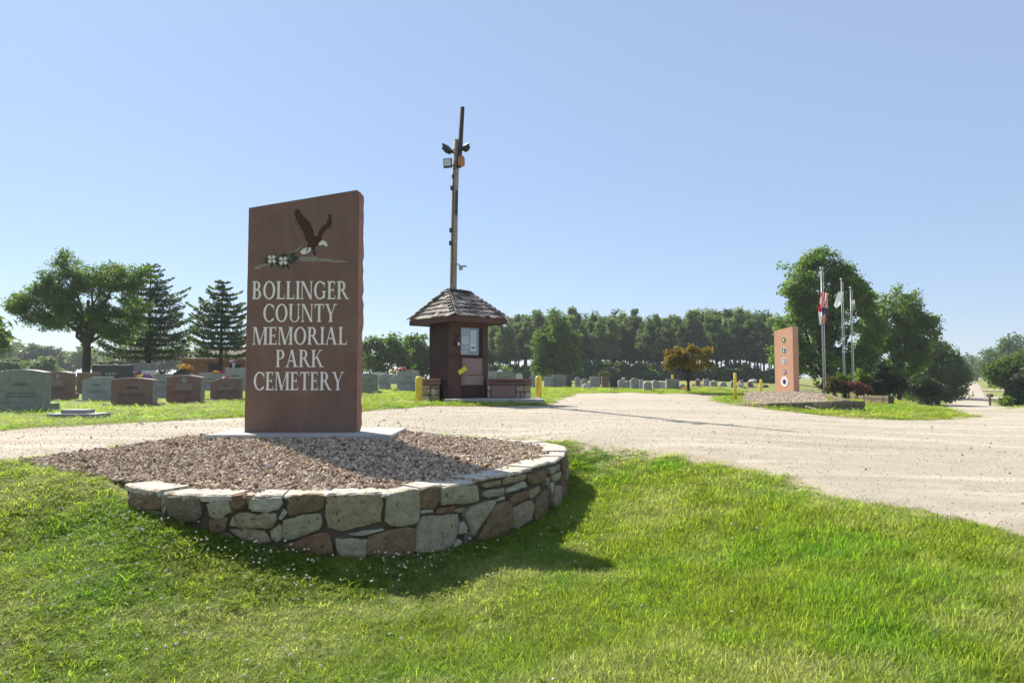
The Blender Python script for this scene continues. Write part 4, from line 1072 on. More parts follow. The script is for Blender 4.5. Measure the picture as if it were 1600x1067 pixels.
for i in range(34):
    px = 1082 + i * 4.1 + rs.rand() * 3; Y = 48 + 30 * rs.rand(); h = 8 + 6 * rs.rand(); p = foot(px, Y); yb = 588 + (ZC - p.z) * F / Y
    if 1208 < px < 1252: continue
    headstone(px, yb - h * 50 / Y, yb, (6 + 6 * rs.rand()) * 50 / Y, rs.choice(['gs_grey', 'gs_light', 'gs_grey', 'gs_green', 'gs_dark', 'gs_brown']), rs.choice(['round', 'serp', 'flat']), 'small headstone among the crowded far graves before the pine wood', 1.15, .14, 'small headstones crowded before the pine wood', Y=Y); FAR_ST.append((px, Y, yb - h * 50 / Y))
for i in range(16):
    px = [398,412,428,120,60,20,105,205,160,260,312,345,570,590,612,648][i]; Y = 52 + 16 * rs.rand(); p = foot(px, Y); yb = 588 + (ZC - p.z) * F / Y
    headstone(px, yb - 14 - 6 * rs.rand(), yb, 14 + 10 * rs.rand(), rs.choice(['gs_grey', 'gs_light', 'gs_green', 'gs_dark']), rs.choice(['serp', 'flat', 'round']), 'grey headstone in the back rows of the left graves', 1.15, .14, 'headstones in the back rows at left', Y=Y)
# flat markers
def marker(px, y0, wpx, hpx, label, tiers, Y=None):
    p = on_ground(px, y0) if Y is None else foot(px, Y); W = wpx / ppm(p.y) / 2; H = hpx / ppm(p.y)
    e = empty('grave_marker', p, label, 'grave marker')
    MB().box(-W, W, 0, .5, -.1, H).build('base', M['gs_grey'], e, bevel=.01)
    if tiers: MB().box(-W * .55, W * .45, .1, .42, H - .01, H * 1.7).build('slant_face', M['gs_grey'], e, bevel=.01)
marker(111.5, 655, 79, 8.5, 'low two-tier blue-grey grave marker lying in grass beside the drive', True)
marker(294, 646, 28, 2.5, 'flat pale grave marker flush in grass left of the eagle sign', False)
marker(960, 610, 15, 3, 'low flat pale marker before the dark brown headstone in the far row', False)
marker(879, 618, 10, 1.8, 'pale flat grave marker lying in grass right of the thick yellow bollard', False)

# flowers
def petals(n, r, seed, size, squash=.8):
    rs = np.random.RandomState(seed); V = []; Fq = []
    for k in range(n):
        d = rs.randn(3); d /= np.linalg.norm(d); d[2] = abs(d[2]) * squash; c_ = d * r * (.7 + .3 * rs.rand())
        u = np.cross(d, rs.randn(3)); u /= np.linalg.norm(u) + 1e-6; w = np.cross(d, u) + d * .4; s_ = size * (.7 + .6 * rs.rand()); b0 = len(V)
        for a, b_ in ((-1, -.3), (.2, -1), (1, .3), (-.2, 1)): V.append(c_ + u * s_ * a + w * s_ * b_)
        Fq.append((b0, b0+1, b0+2, b0+3))
    return np.array(V), np.array(Fq)
def flowers(p, r, cols, label, stem=.0, group=None, n=60):
    e = empty('flower_arrangement', p, label, 'flowers', group)
    for i, c_ in enumerate(cols):
        V, Fq = petals(n // len(cols), r, int(abs(p[0]) * 1000) % 9999 + i * 7, r * .24)
        V = V + np.array([((i + .5) / len(cols) - .5) * r * 1.0, 0, stem]); link('blossom', np_mesh('blossom', V, Fq, M[c_]), e)
    V, Fq = petals(30, r * .8, 5, r * .2); link('foliage', np_mesh('foliage', V + np.array([0, .02, stem - r*.15]), Fq, M['stem_green']), e)
    if stem > .05: MB().tube([(0, 0, 0), (0, 0, stem * .5), (0, 0, stem)], [r * .25, r * .4, r * .55], 8).build('vase', M['gs_light'], e, True)
    return e
def fl(px, py, Y, rpx, cols, label, stem=0, group=None):
    p = at_depth(px, py, Y); flowers(p, rpx / ppm(Y), cols, label, stem / ppm(Y), group)
fl(288, 576.5, 33.1, 11, ['petal_yellow', 'petal_yellow', 'petal_orange'], 'big yellow flower saddle on the black peaked headstone')
fl(226, 590, 20.6, 9, ['petal_yellow', 'petal_purple'], 'yellow and purple flowers behind the wide rough-sided brown headstone')
fl(365, 575, 36.1, 5.5, ['petal_white', 'petal_pink', 'petal_purple'], 'white and pink flowers in a tall vase on the grey headstone beside the eagle sign', 9)
fl(178.5, 571, 38.1, 4, ['petal_pink', 'petal_white'], 'small pink flowers on the long dark monument')
fl(213.5, 583, 30, 4.5, ['petal_pink', 'petal_purple'], 'pink and purple flowers behind the wide brown headstone')
fl(250, 583, 26, 6, ['petal_white', 'stem_green'], 'white and green flowers left of the black peaked headstone')
fl(337, 582, 36.05, 4.5, ['petal_orange', 'petal_yellow'], 'orange and yellow flowers on the wide grey headstone behind the brown ones')
fl(346, 583, 36, 4, ['petal_red', 'petal_pink'], 'red flowers beside the orange ones on the wide grey headstone')
fl(352, 591, 24, 4, ['petal_white', 'petal_red'], 'white and red flowers on the smaller brown headstone by the eagle sign')
fl(628, 578.5, 34.5, 7, ['petal_red', 'petal_white', 'petal_red'], 'red and white flower saddle on the broad grey headstone left of the kiosk')
fl(615, 590, 38, 5.5, ['petal_orange', 'petal_yellow'], 'orange flower bunch between two grey headstones right of the eagle sign', 8)
fl(560, 582, 40, 3.5, ['petal_white', 'petal_red'], 'small white flowers at the right edge of the eagle sign')
fl(781, 580.5, 43, 3.5, ['petal_white', 'petal_white'], 'white flower tip on the wide pale headstone above the kiosk bench')
fl(966, 602, 45, 4, ['petal_yellow', 'petal_white'], 'yellow and white flowers between the dark brown and small grey headstones')
fl(975, 592, 47, 3, ['petal_white', 'petal_pink'], 'white flowers on the small sloping headstone of the far row')
fl(1072, 607.5, 42, 5, ['petal_yellow', 'petal_orange'], 'yellow flowers lying at the foot of the small red-leaved tree')
fl(1155, 602, 45, 5.5, ['petal_yellow', 'petal_white'], 'big pale yellow flowers right of the thin tall yellow post')
fl(1176, 601, 46, 5, ['petal_white', 'petal_white'], 'big white flower globe left of the shorter yellow post', 5)
fl(1165, 606, 45, 4, ['petal_yellow', 'petal_white'], 'low cream flowers between the two yellow posts')
fcols = ['petal_white', 'petal_pink', 'petal_white', 'petal_purple', 'petal_white', 'petal_red']
for i, (px, Y, yt) in enumerate(FAR_ST):
    if i % 2 == 0: fl(px, yt, Y, 2.4 * 55 / Y, [fcols[i // 2 % 6], 'petal_white'], 'small grave flowers among the crowded far graves', 0, 'flowers on the crowded far graves')
for i in range(9): fl(1254 + i * 5.3, 610.5 - (i % 3), 44 + i % 4, 2, [fcols[i % 6], 'petal_white'], 'small grave flowers in the row right of the emblem slab', 0, 'flowers right of the emblem slab')

# ------------------------------------------------------------------ emblem slab and its bed
YS = 33.0
sb = foot(1238.5, YS)
slab = empty('emblem_slab', sb, 'tall reddish granite slab with five round emblems down its sunlit face', 'monument')
near_b = at_depth(1240.5, 613, YS); al = math.radians(20)
tv = Vector((math.sin(al), -math.cos(al), 0)); nv = Vector((-math.cos(al), -math.sin(al), 0))
# face runs from near edge (right) away from the camera by 1.5 m
Wf = 1.28; TS = .34
hN = at_depth(1240.5, 510, YS).z - near_b.z; hF = at_depth(1211, 517.5, YS + 1.1).z - near_b.z
slab.location = near_b; slab.rotation_euler = (0, 0, 0)
def SP(u, d, z): return Vector((0, 0, 0)) - tv * u - nv * d + Vector((0, 0, z))     # u along face, d into the slab
mb = MB()
pr = [(0, -.3), (Wf, -.3), (Wf, hF), (.06, hN), (0, hN - .05)]
mb.add([SP(u, 0, z) for u, z in pr] + [SP(u, TS, z) for u, z in pr], [tuple(range(5)), tuple(range(9, 4, -1))] + [(i, i+5, (i+1) % 5+5, (i+1) % 5) for i in range(5)])
mb.build('slab', M['granite_orange'], slab, bevel=.01)
def disc(u, z, r, d, mat, parent, name, n=20, inner=0):
    mb = MB(); c0 = [SP(u + r*math.cos(a), -d, z + r*math.sin(a)) for a in np.linspace(0, 2*math.pi, n, endpoint=False)]
    c1 = [SP(u + r*math.cos(a), .002, z + r*math.sin(a)) for a in np.linspace(0, 2*math.pi, n, endpoint=False)]
    mb.add(c0 + c1, [tuple(range(n))] + [(i, i+n, (i+1) % n+n, (i+1) % n) for i in range(n)]); return mb.build(name, M[mat], parent)
for py, r, c1, c2, c3, lb in ((531,.16,'emblem_yellow','stem_green','emblem_white','green and gold round emblem'),(547.5,.16,'emblem_white','blue_cloth','paper','dark blue round emblem'),(564,.18,'emblem_white','grey_cloth','emblem_white','pale grey round emblem'),(580.5,.14,'emblem_yellow','petal_purple','emblem_white','small gold and purple emblem'),(596,.25,'emblem_white','grey_cloth','blue_cloth','large white round emblem')):
    z = at_depth(1226, py, YS + .6).z - near_b.z; u = .62
    em = disc(u, z, r, .01, c1, slab, 'emblem'); em['label'] = lb
    disc(u, z, r * (.8 if r < .2 else .5), .016, c2, em, 'emblem_field'); disc(u, z - r * .12, r * .34, .021, c3, em, 'emblem_figure', 8); disc(u - r*.05, z + r * .25, r * .2, .026, c3, em, 'emblem_crest', 6)
# low walls of that bed
def low_wall(pix, label, mat_seq, top_y, seed, cap=False, kmin=.35):
    """pix: (px, py_top, py_bottom) along the wall"""
    P = []
    for px, a, b_ in pix:
        g = on_ground(px, b_); P.append((Vector((g.x, g.y)), g.z, at_depth(px, a, g.y).z))
    c0 = Vector((P[0][0].x, P[0][0].y, P[0][1])); e = empty('stone_wall', c0, label, 'wall'); rs = np.random.RandomState(seed)
    for i in range(len(P) - 1):
        (a, za, ta), (b_, zb, tb) = P[i], P[i+1]; d = b_ - a; L = d.length; d.normalize(); nrm = Vector((d.y, -d.x)); s = 0
        V = []
        for q_, z0, z1 in ((a, za, ta), (b_, zb, tb)):
            for off, z in ((-.03, z0 - .2), (-.03, z1 - .02), (-.34, z1 - .02), (-.34, z0 - .2)):
                w = q_ + nrm * off; V.append((w.x - c0.x, w.y - c0.y, z - c0.z))
        MB().add(V, [(0,1,2,3), (7,6,5,4)] + [(k, 4+k, 4+(k+1) % 4, (k+1) % 4) for k in range(4)]).build('mortar', M['mortar'], e)
        while s < L - .05:
            l = min(kmin + .35 * rs.rand(), L - s)
            if L - s - l < .15: l = L - s
            f0, f1 = s / L, (s + l) / L; rows = 1 if max(ta - za, tb - zb) < .26 else 2
            for r_ in range(rows):
                V = []
                for f, sg in ((f0, 1), (f1, -1)):
                    p_ = a.lerp(b_, f) + d * sg * .012; z0 = za + (zb-za)*f; z1 = ta + (tb-ta)*f; h = (z1 - z0 + .06) / rows; zl, zh = z0 - .06 + h * r_ + .008, z0 - .06 + h * (r_ + 1) - .004
                    j = (rs.rand() - .5) * .03
                    for off, z in ((.0 + j, zl), (.015 + j, (zl + zh) / 2), (-.005 + j, zh + j * .5), (-.32, zh), (-.32, zl)): 
                        w = p_ + nrm * off; V.append((w.x - c0.x, w.y - c0.y, z - c0.z))
                MB().add(V, [(0,1,2,3,4), (9,8,7,6,5)] + [(k, 5+k, 5+(k+1) % 5, (k+1) % 5) for k in range(5)]).build('stone', STONE[mat_seq[rs.randint(len(mat_seq))]], e)
            s += l
    return e
w2 = low_wall([(1140,627.5,629),(1165,629,634),(1200,629.5,637),(1240,629,640),(1270,627.5,642),(1300,627,643),(1318,626,643.5),(1352,626.5,643)], 'low rugged stone wall edging the gravel bed before the emblem slab', 'ddt', 0, 3)
w3 = low_wall([(1248,614,617),(1290,617,622),(1318,625,629)], 'thin dark stone edging running from the emblem slab to the low wall corner', 'dd', 0, 9)
w4 = low_wall([(1322,617.5,624),(1350,617.8,627),(1388,618,632)], 'straight grey low wall with pale cap below the red shrubs', 'd', 0, 6)
# gravel between
E2 = [on_ground(*p) for p in [(1160,630),(1175,631.5),(1200,633.5),(1240,635),(1270,635.5),(1288,636),(1298,636)]]
E2b = [Vector((p.x, p.y + .15, p.z)) for p in E2] + [on_ground(1285, 622), on_ground(1266, 617.5), on_ground(1240, 614), on_ground(1195, 614), on_ground(1165, 618)]
P2 = np.array([(p.x, p.y) for p in E2b])
cc = P2.mean(0); C2 = RBF([(p.x, p.y, at_depth(*q_).z - .02) for p, q_ in zip(E2, [(a, b_, p.y) for p, (a, b_) in zip(E2, [(1160,628.7),(1175,629.3),(1200,629.5),(1240,629),(1270,627.5),(1288,627),(1298,627)])])] + [(p.x, p.y, p.z + .03) for p in E2b[-5:]] + [(near_b.x + a_, near_b.y + b_, near_b.z + .02) for a_, b_ in ((.3,-.3),(-.9,-.2),(.5,.5),(-.6,1.2),(-.3,-.3))])
bx, by = np.meshgrid(np.arange(8, 18, .3), np.arange(20, 36, .3)); bx, by = bx.ravel(), by.ravel(); k = inside_poly(bx, by, P2) & (dist_poly(bx, by, P2) > .1)
M['pink_grit'] = rough_mat('pinkish_bed_grit', (.3,.23,.18), (.48,.4,.33), 6, .95, .03, 20, ((.2,.15,.11), 25, .6))
cdt_sheet('gravel_bed', P2, list(zip(bx[k], by[k])), lambda x, y: C2(x, y), M['pink_grit'], 'structure')
rs = np.random.RandomState(2); n = 16000; x = rs.uniform(8, 18, n); y = rs.uniform(20, 36, n); k = inside_poly(x, y, P2); x, y = x[k], y[k]; n = len(x)
M['pink_pebble'] = random_mat('pinkish_gravel', [(0, (.26,.18,.12)), (.4, (.47,.36,.26)), (.8, (.6,.49,.37)), (1, (.68,.61,.5))], .9, 0)
instancer('slab_bed_pebbles', np.column_stack([x, y, C2(x, y) + .01]), rs.rand(n, 3) * 6, np.repeat(rs.uniform(.016, .034, n)[:, None], 3, 1), rs.randint(0, 3, n), [rock_mesh(80 + i, M['pink_pebble']) for i in range(3)])
tag(bpy.data.objects['slab_bed_pebbles'], 'pinkish gravel filling the low bed before the emblem slab', 'gravel')
o = link('loose_rock', rock_mesh(91, STONE['l'], .5)); p = on_ground(1267, 641.5); o.location = p + Vector((0, -.25, .05)); o.scale = (.28, .14, .12); o.rotation_euler = (0, .3, -.5); tag(o, 'pale loose rock lying in grass below the low rugged wall', 'rock')

# ------------------------------------------------------------------ flagpoles and flags
def flagpole(px, ytop, Y, label, r=.055):
    p = foot(px, Y); e = empty('flagpole', p, label, 'flagpole'); H = at_depth(px, ytop, Y).z - p.z
    MB().tube([(0, 0, -.1), (0, 0, H * .5), (0, 0, H)], [r, r * .85, r * .55], 10).build('shaft', M['alu'], e, True)
    MB().ball((0, 0, H + .06), .09).build('finial', M['alu'], e, True); MB().tube([(0, 0, -.02), (0, 0, .12)], [r * 2.4, r * 1.6], 10).build('collar', M['alu'], e)
    MB().tube([(.09, -.02, .9), (.1, -.02, H - .1)], .012, 5).build('halyard', M['white_cloth'], e)
    return p, H
p1, H1 = flagpole(1286.3, 421, 40, 'tallest flagpole, bearing two limp coloured flags, nearest the emblem slab', .05)
p2, H2 = flagpole(1317.5, 438, 46, 'middle flagpole with the white flag', .042)
p3, H3 = flagpole(1331.5, 451, 48, 'shortest flagpole with a limp pale flag, farthest from the emblem slab', .04)
def limp(p, px, y0, y1, Y, w0, w1, bands, label, seed):
    """a flag hanging in folds; bands: list of (fraction, material)"""
    rs = np.random.RandomState(seed); zt, zb = at_depth(px, y0, Y).z, at_depth(px, y1, Y).z; x0 = at_depth(px, y0, Y).x
    nu, nvv = 15, 12; V = []; fs = []; mi = []
    for j in range(nvv + 1):
        f = j / nvv; w = w0 + (w1 - w0) * f
        for i in range(nu + 1):
            g_ = i / nu; ph = 2 * math.pi * 2.5 * g_
            V.append((x0 - p[0] + (g_ - .5) * w + .05 * math.sin(ph + f * 2), .16 * math.sin(ph * 1.0 + f * 3) * (.5 + f * .5) - .1, zt + (zb - zt) * f - .06 * math.sin(g_ * 3 + f)))
    keys = []
    for j in range(nvv):
        for i in range(nu):
            fs.append((j*(nu+1)+i, j*(nu+1)+i+1, (j+1)*(nu+1)+i+1, (j+1)*(nu+1)+i)); mi.append(bands(i / nu, j / nvv))
    o = link('flag', np_mesh('flag', V, fs, None, True, [M['red_cloth'], M['white_cloth'], M['blue_cloth'], M['orange_cloth'], M['grey_cloth']], mi)); o.location = (p[0], p[1], 0); 
    tag(o, label, 'flag')
limp(p1, 1287.5, 456, 482, 39.85, .36, .5, lambda u, v_: 0 if (int((u * 9 + v_ * 3)) % 2 == 0) else 1, 'limp red and white striped flag, upper one on the tallest pole', 1)
limp(p1, 1286, 479, 506, 39.8, .46, .4, lambda u, v_: (2 if v_ < .35 else (1 if u < .55 else 3)) if u > .4 else (0 if v_ < .2 else (1 if v_ < .5 else 4)), 'limp blue, white and orange flag, lower one on the tallest pole', 2)
mb = MB(); q4 = [at_depth(a, b_, 45.9) for a, b_ in ((1317.5,457),(1311,456),(1302.5,478),(1308,481.5),(1316,473),(1318,472))]
nV = len(q4); V = [(a - p2) + Vector((0, -.04 + .12 * (i % 2), 0)) for i, a in enumerate(q4)]; cV = sum(V, Vector()) / nV + Vector((0, .1, 0))
mb.add(V + [cV], [(i, (i+1) % nV, nV) for i in range(nV)]); mb.add([v_ + Vector((0, .012, 0)) for v_ in V + [cV]], [((i+1) % nV, i, nV) for i in range(nV)])
o = mb.build('flag', M['white_cloth'], None, True); o.location = p2; tag(o, 'plain white flag lifting to the left on the middle pole', 'flag')
limp(p3, 1333, 468, 484, 47.9, .2, .3, lambda u, v_: 1 if v_ < .3 else 4, 'limp pale grey flag on the shortest pole', 3)

# ------------------------------------------------------------------ trees
def leaf_cloud(C, Nrm, size, rs, aspect=.6, jit=1.0):
    n = len(C); d = Nrm + rs.randn(n, 3) * jit; d /= np.linalg.norm(d, axis=1)[:, None] + 1e-9
    u = np.cross(d, rs.randn(n, 3)); u /= np.linalg.norm(u, axis=1)[:, None] + 1e-9; w = np.cross(d, u)
    s = (size * (.65 + .7 * rs.rand(n)))[:, None]
    V = np.stack([C - u * s, C - w * s * aspect + d * s * .15, C + u * s, C + w * s * aspect + d * s * .15], 1).reshape(-1, 3)
    return V, np.arange(4 * n).reshape(n, 4)
def crown_mesh(name, lobes, n, size, clump, mat, seed, nclump=None, shell=.35):
    """leaf clumps spread through lobes (cx,cy,cz,rx,ry,rz)"""
    rs = np.random.RandomState(seed); L = np.array(lobes, float); vol = L[:, 3] * L[:, 5]; pr = vol / vol.sum()
    nc = nclump or max(20, n // 45); li = rs.choice(len(L), nc, p=pr); d = rs.randn(nc, 3); d /= np.linalg.norm(d, axis=1)[:, None]
    r = (rs.rand(nc) ** shell)[:, None]; cc_ = L[li, :3] + d * L[li, 3:] * r
    ci = rs.randint(0, nc, n); off = rs.randn(n, 3) * clump * np.array([1, 1, .65]); off = np.clip(off, -1.7 * clump, 1.7 * clump); C = cc_[ci] + off
    N_ = d[ci] * .6 + np.array([0, 0, .5]) + off / (clump + 1e-6) * .25
    V, Fq = leaf_cloud(C, N_, size, rs)
    return np_mesh(name, V, Fq, mat), cc_
def limbs(mb, base, targets, r0, rs, n=5):
    for tg in targets:
        tg = Vector(tg); pts = [base]
        for k in range(1, n):
            f = k / (n - 1); q_ = base.lerp(tg, f) + Vector((rs.randn(), rs.randn(), 0)) * .05 * (tg - base).length * (1 - f) + Vector((0, 0, (tg - base).length * .10 * math.sin(f * math.pi))); pts.append(q_)
        mb.tube(pts, [r0 * (1 - .8 * k / (n - 1)) for k in range(n)], 6)
M['lf_oak'] = leaf_mat('dark_oak_leaves', (.05,.095,.028), (.125,.195,.046), .56, .7)
M['lf_maple'] = leaf_mat('maple_leaves', (.065,.125,.024), (.155,.235,.042), .58, .5)
M['lf_bright'] = leaf_mat('bright_leaves', (.075,.135,.022), (.17,.245,.042), .56, .4)
M['lf_pine'] = leaf_mat('pine_needles', (.075,.125,.042), (.165,.225,.075), .54, .45, (1.2,1.2,.7))
M['lf_spruce'] = leaf_mat('blue_green_needles', (.055,.1,.04), (.12,.185,.07), .5, .8, (1.2,1.2,.7))
M['lf_far'] = leaf_mat('far_leaves', (.06,.1,.04), (.11,.16,.06), .48, .12)
M['lf_red'] = leaf_mat('reddish_leaves', (.13,.07,.02), (.19,.2,.034), .5, 1.6, (1.6,1.3,.6))
M['lf_shrub'] = leaf_mat('dark_shrub_leaves', (.025,.048,.018), (.05,.08,.026), .3, 1.5)
M['lf_barberry'] = leaf_mat('barberry_leaves', (.10,.035,.03), (.2,.085,.06), .3, 2.0, (1.4,1,.8))
M['lf_olive'] = leaf_mat('olive_shrub_leaves', (.075,.075,.02), (.17,.15,.04), .35, 2.0)

def lobes_from(px_lobes, Y, P, dy=.8):
    out = []
    for px, py, rx, ry in px_lobes:
        c_ = at_depth(px, py, Y) - P; s = 1 / ppm(Y); out.append((c_.x, c_.y, c_.z, rx * s, rx * s * dy, ry * s))
    return out
def spread(lobes, rs, k, f=.55):
    """smaller lobes round each lobe for an uneven outline"""
    o = []
    for (x, y, z, a, b_, c_) in lobes:
        o.append((x, y, z, a * .8, b_ * .8, c_ * .8))
        for _ in range(k):
            d = rs.randn(3); d /= np.linalg.norm(d); o.append((x + d[0] * a * .75, y + d[1] * b_ * .75, z + d[2] * c_ * .75, a * f * (.6 + .5 * rs.rand()), b_ * f * .8, c_ * f * (.6 + .5 * rs.rand())))
    return o
def broadleaf(px, Y, px_lobes, mat, n, size_px, label, seed, trunk_px=8, name='tree', group=None, clump_px=9, sub=5, shell=.35, fork_y=None, bark='bark', nclump=None, category='tree'):
    rs = np.random.RandomState(seed); P = foot(px, Y); e = empty(name, P, label, category, group); s = 1 / ppm(Y)
    lob = lobes_from(px_lobes, Y, P); lob2 = spread(lob, rs, sub)
    me_, cc_ = crown_mesh('crown', lob2, n, size_px * s, clump_px * s, M[mat], seed, nclump, shell); link('crown', me_, e)
    mb = MB(); top = max(l[2] for l in lob); fy = (at_depth(px, fork_y, Y).z - P.z) if fork_y else min(l[2] - l[5] * .6 for l in lob); fy = max(fy, .6)
    r0 = trunk_px * s / 2
    mb.tube([(0, 0, -.3), (0, 0, .15), (rs.randn() * r0 * .3, 0, fy * .6), (0, 0, fy), (0, 0, fy + (top - fy) * .6)], [r0 * 1.5, r0 * 1.1, r0 * .95, r0 * .85, r0 * .3], 10)
    limbs(mb, Vector((0, 0, fy * .9)), [(l[0] * .85, l[1] * .85, l[2]) for l in lob], r0 * .5, rs)
    limbs(mb, Vector((0, 0, fy + (top - fy) * .25)), [tuple(cc_[k]) for k in rs.choice(len(cc_), min(12, len(cc_)), replace=False)], r0 * .22, rs)
    mb.build('trunk', M[bark], e, True); return e
broadleaf(135, 45, [(60,462,36,26),(105,428,38,32),(150,440,42,34),(195,440,38,32),(205,482,32,28),(110,480,50,34),(50,490,32,20),(160,500,44,28),(25,478,16,18),(95,505,28,20),(190,520,22,20)], 'lf_oak', 42000, 1.75, 'wide spreading dark green tree with thick trunk among the left graves', 5, 13, clump_px=5.5, fork_y=530, nclump=360, shell=.5)
def conifer(px, Y, ytop, wpx, mat, label, seed, whorls, ybot_clear, lean=0, droop=.12, leaf_px=2.6, n_per=70, bare=.0, group=None, name='conifer'):
    rs = np.random.RandomState(seed); P = foot(px, Y); e = empty(name, P, label, 'tree', group); s = 1 / ppm(Y); H = at_depth(px, ytop, Y).z - P.z; z0 = at_depth(px, ybot_clear, Y).z - P.z
    C = []; Nn = []; mb = MB(); mb.tube([(0, 0, -.2), (0, 0, H * .4), (0, 0, H * .97)], [.2 * H / 8, .12 * H / 8, .02], 8)
    for k in range(whorls):
        f = (k + .5 * rs.rand()) / whorls; z = z0 + (H - z0) * f; L0 = wpx * s * (1 - f) ** .72 * (.75 + .35 * rs.rand()) + .25
        nb = 8 if f < .7 else 6; ph = rs.rand() * 6
        for b_ in range(nb):
            a = ph + b_ * 2 * math.pi / nb + rs.randn() * .2; L = L0 * (.7 + .5 * rs.rand()); dx, dy = math.cos(a), math.sin(a); m_ = int(n_per * (L / (wpx * s)) + 10)
            tt_ = rs.rand(m_) ** .7; wdt = .22 * L * np.sin(np.pi * np.clip(tt_ * .85 + .1, 0, 1)) + .05; lat = rs.randn(m_) * wdt * .6
            zz = z + L * (-droop * np.sin(tt_ * 2.6) + .16 * tt_ ** 2 + .12 * tt_) + rs.randn(m_) * .04 * L * .4 
            C.append(np.column_stack([dx * L * tt_ - dy * lat, dy * L * tt_ + dx * lat, zz])); Nn.append(np.tile([0, 0, 1.3], (m_, 1)))
            mb.tube([(0, 0, z), (dx * L * .5, dy * L * .5, z + L * (-droop * .9 + .1)), (dx * L * .95, dy * L * .95, z + L * .2)], [.035 * H / 8, .02 * H / 8, .006], 4, False)
    C = np.concatenate(C); Nn = np.concatenate(Nn); V, Fq = leaf_cloud(C, Nn, leaf_px * s, rs, .45, .8)
    link('crown', np_mesh('crown', V, Fq, M[mat]), e); mb.build('trunk', M['bark'], e, True); return e
conifer(232, 55, 410, 86, 'lf_spruce', 'tall layered conifer just right of the wide spreading tree', 21, 17, 558, n_per=300, leaf_px=2.2)
conifer(345, 50, 436, 68, 'lf_spruce', 'smaller layered conifer between the tall conifer and the eagle sign', 22, 14, 556, n_per=300, leaf_px=2.2)
broadleaf(597, 88, [(585,545,16,18),(605,540,20,20),(620,556,18,18),(575,562,16,16),(600,568,26,16),(633,570,16,16)], 'lf_maple', 6000, 2.4, 'rounded tree seen between the eagle sign and the kiosk, nearer the sign', 31, 6, clump_px=5)
broadleaf(648, 92, [(640,545,14,20),(650,535,14,18),(660,555,18,22),(636,570,16,14),(655,575,22,14),(680,560,16,20)], 'lf_oak', 6000, 2.4, 'darker tree showing just left of the kiosk wall', 32, 6, clump_px=5)
broadleaf(868, 100, [(868,512,20,26),(852,540,22,28),(885,540,22,30),(868,560,36,28),(845,565,14,20),(893,565,12,22)], 'lf_maple', 15000, 1.9, 'broad dome-shaped green tree standing out before the pine wood', 33, 8, clump_px=4.5)
broadleaf(1075, 38, [(1052,562,14,11),(1068,555,16,13),(1090,552,18,15),(1100,566,14,10),(1078,568,20,12),(1048,570,9,8)], 'lf_red', 5200, 1.9, 'small red and yellow leaved tree with bare forked trunk by the far graves', 34, 6, clump_px=3.4, fork_y=596, nclump=150, shell=.6)
broadleaf(1290, 62, [(1283,412,30,34),(1250,440,34,40),(1325,462,34,42),(1238,500,32,46),(1295,490,56,56),(1352,500,30,48),(1228,560,26,36),(1285,565,60,36),(1345,560,40,40),(1305,425,24,26)], 'lf_maple', 44000, 2.3, 'very large dark green maple rising behind the flagpoles', 35, 16, clump_px=5.5, nclump=640, shell=.35)
broadleaf(1405, 72, [(1398,475,34,34),(1420,500,28,36),(1380,520,26,36),(1412,545,36,34),(1390,580,34,26),(1440,560,24,30),(1442,508,20,24),(1415,600,38,22),(1378,602,24,20)], 'lf_bright', 24000, 2.2, 'lighter green loose tree right of the very large maple', 36, 9, clump_px=5.5, nclump=330)
broadleaf(1462, 92, [(1474,558,28,27),(1452,585,30,28),(1490,583,18,28),(1456,548,22,20),(1468,605,34,20),(1430,595,22,26),(1446,615,30,16),(1484,612,18,14)], 'lf_bright', 20000, 2.0, 'rounded tree beside the far road, third right of the flagpoles', 37, 8, clump_px=5)
broadleaf(1574, 75, [(1590,572,30,24),(1563,582,20,18),(1612,575,34,32),(1594,603,20,22),(1552,585,10,12),(1630,590,30,40)], 'lf_maple', 18000, 2.2, 'big rounded tree at the right edge beyond the road', 38, 8, clump_px=5)
broadleaf(1592, 66, [(1594,612,17,20),(1583,622,11,12),(1606,608,18,26)], 'lf_shrub', 4000, 2.6, 'dark low tree before the big rounded one at the right edge', 39, 5, clump_px=6)
broadleaf(1545, 170, [(1540,568,14,14),(1555,560,18,18),(1570,552,20,18),(1595,545,24,20),(1560,580,26,14)], 'lf_far', 5000, 2.0, 'distant tree above the right-hand trees at the end of the road', 40, 5, clump_px=5)
broadleaf(1518, 300, [(1512,572,12,14),(1525,570,12,12),(1518,584,18,10),(1500,575,10,14)], 'lf_far', 3000, 1.8, 'small far tree where the road vanishes', 41, 4, clump_px=4)
# shrubs
def shrub(px, Y, lob, mat, n, size, label, seed, group=None):
    rs = np.random.RandomState(seed); P = foot(px, Y); e = empty('shrub', P, label, 'shrub', group); s = 1 / ppm(Y)
    me_, cc_ = crown_mesh('foliage', spread(lobes_from(lob, Y, P), rs, 3), n, size * s, 3.2 * s, M[mat], seed, None, .5); link('foliage', me_, e)
    mb = MB(); limbs(mb, Vector((0, 0, 0)), [tuple(c_) for c_ in cc_[:10]], .03, rs); mb.build('stem', M['bark'], e)
shrub(1305, 38, [(1303,601,13,10),(1312,605,10,8)], 'lf_olive', 2200, 1.7, 'olive and reddish shrub left in the row below the flagpoles', 51)
shrub(1325, 38, [(1325,605,11,9)], 'lf_barberry', 1500, 1.7, 'pinkish brown shrub in the middle of the row below the flagpoles', 52)
shrub(1343, 38, [(1341,606,12,9),(1350,608,7,7)], 'lf_barberry', 1800, 1.7, 'deep red shrub at the right end of the row below the flagpoles', 53)
shrub(1318, 42, [(1313,590,5,9),(1322,592,7,8)], 'lf_bright', 700, 1.8, 'bright green leafy shoots at the foot of the middle flagpole', 54)
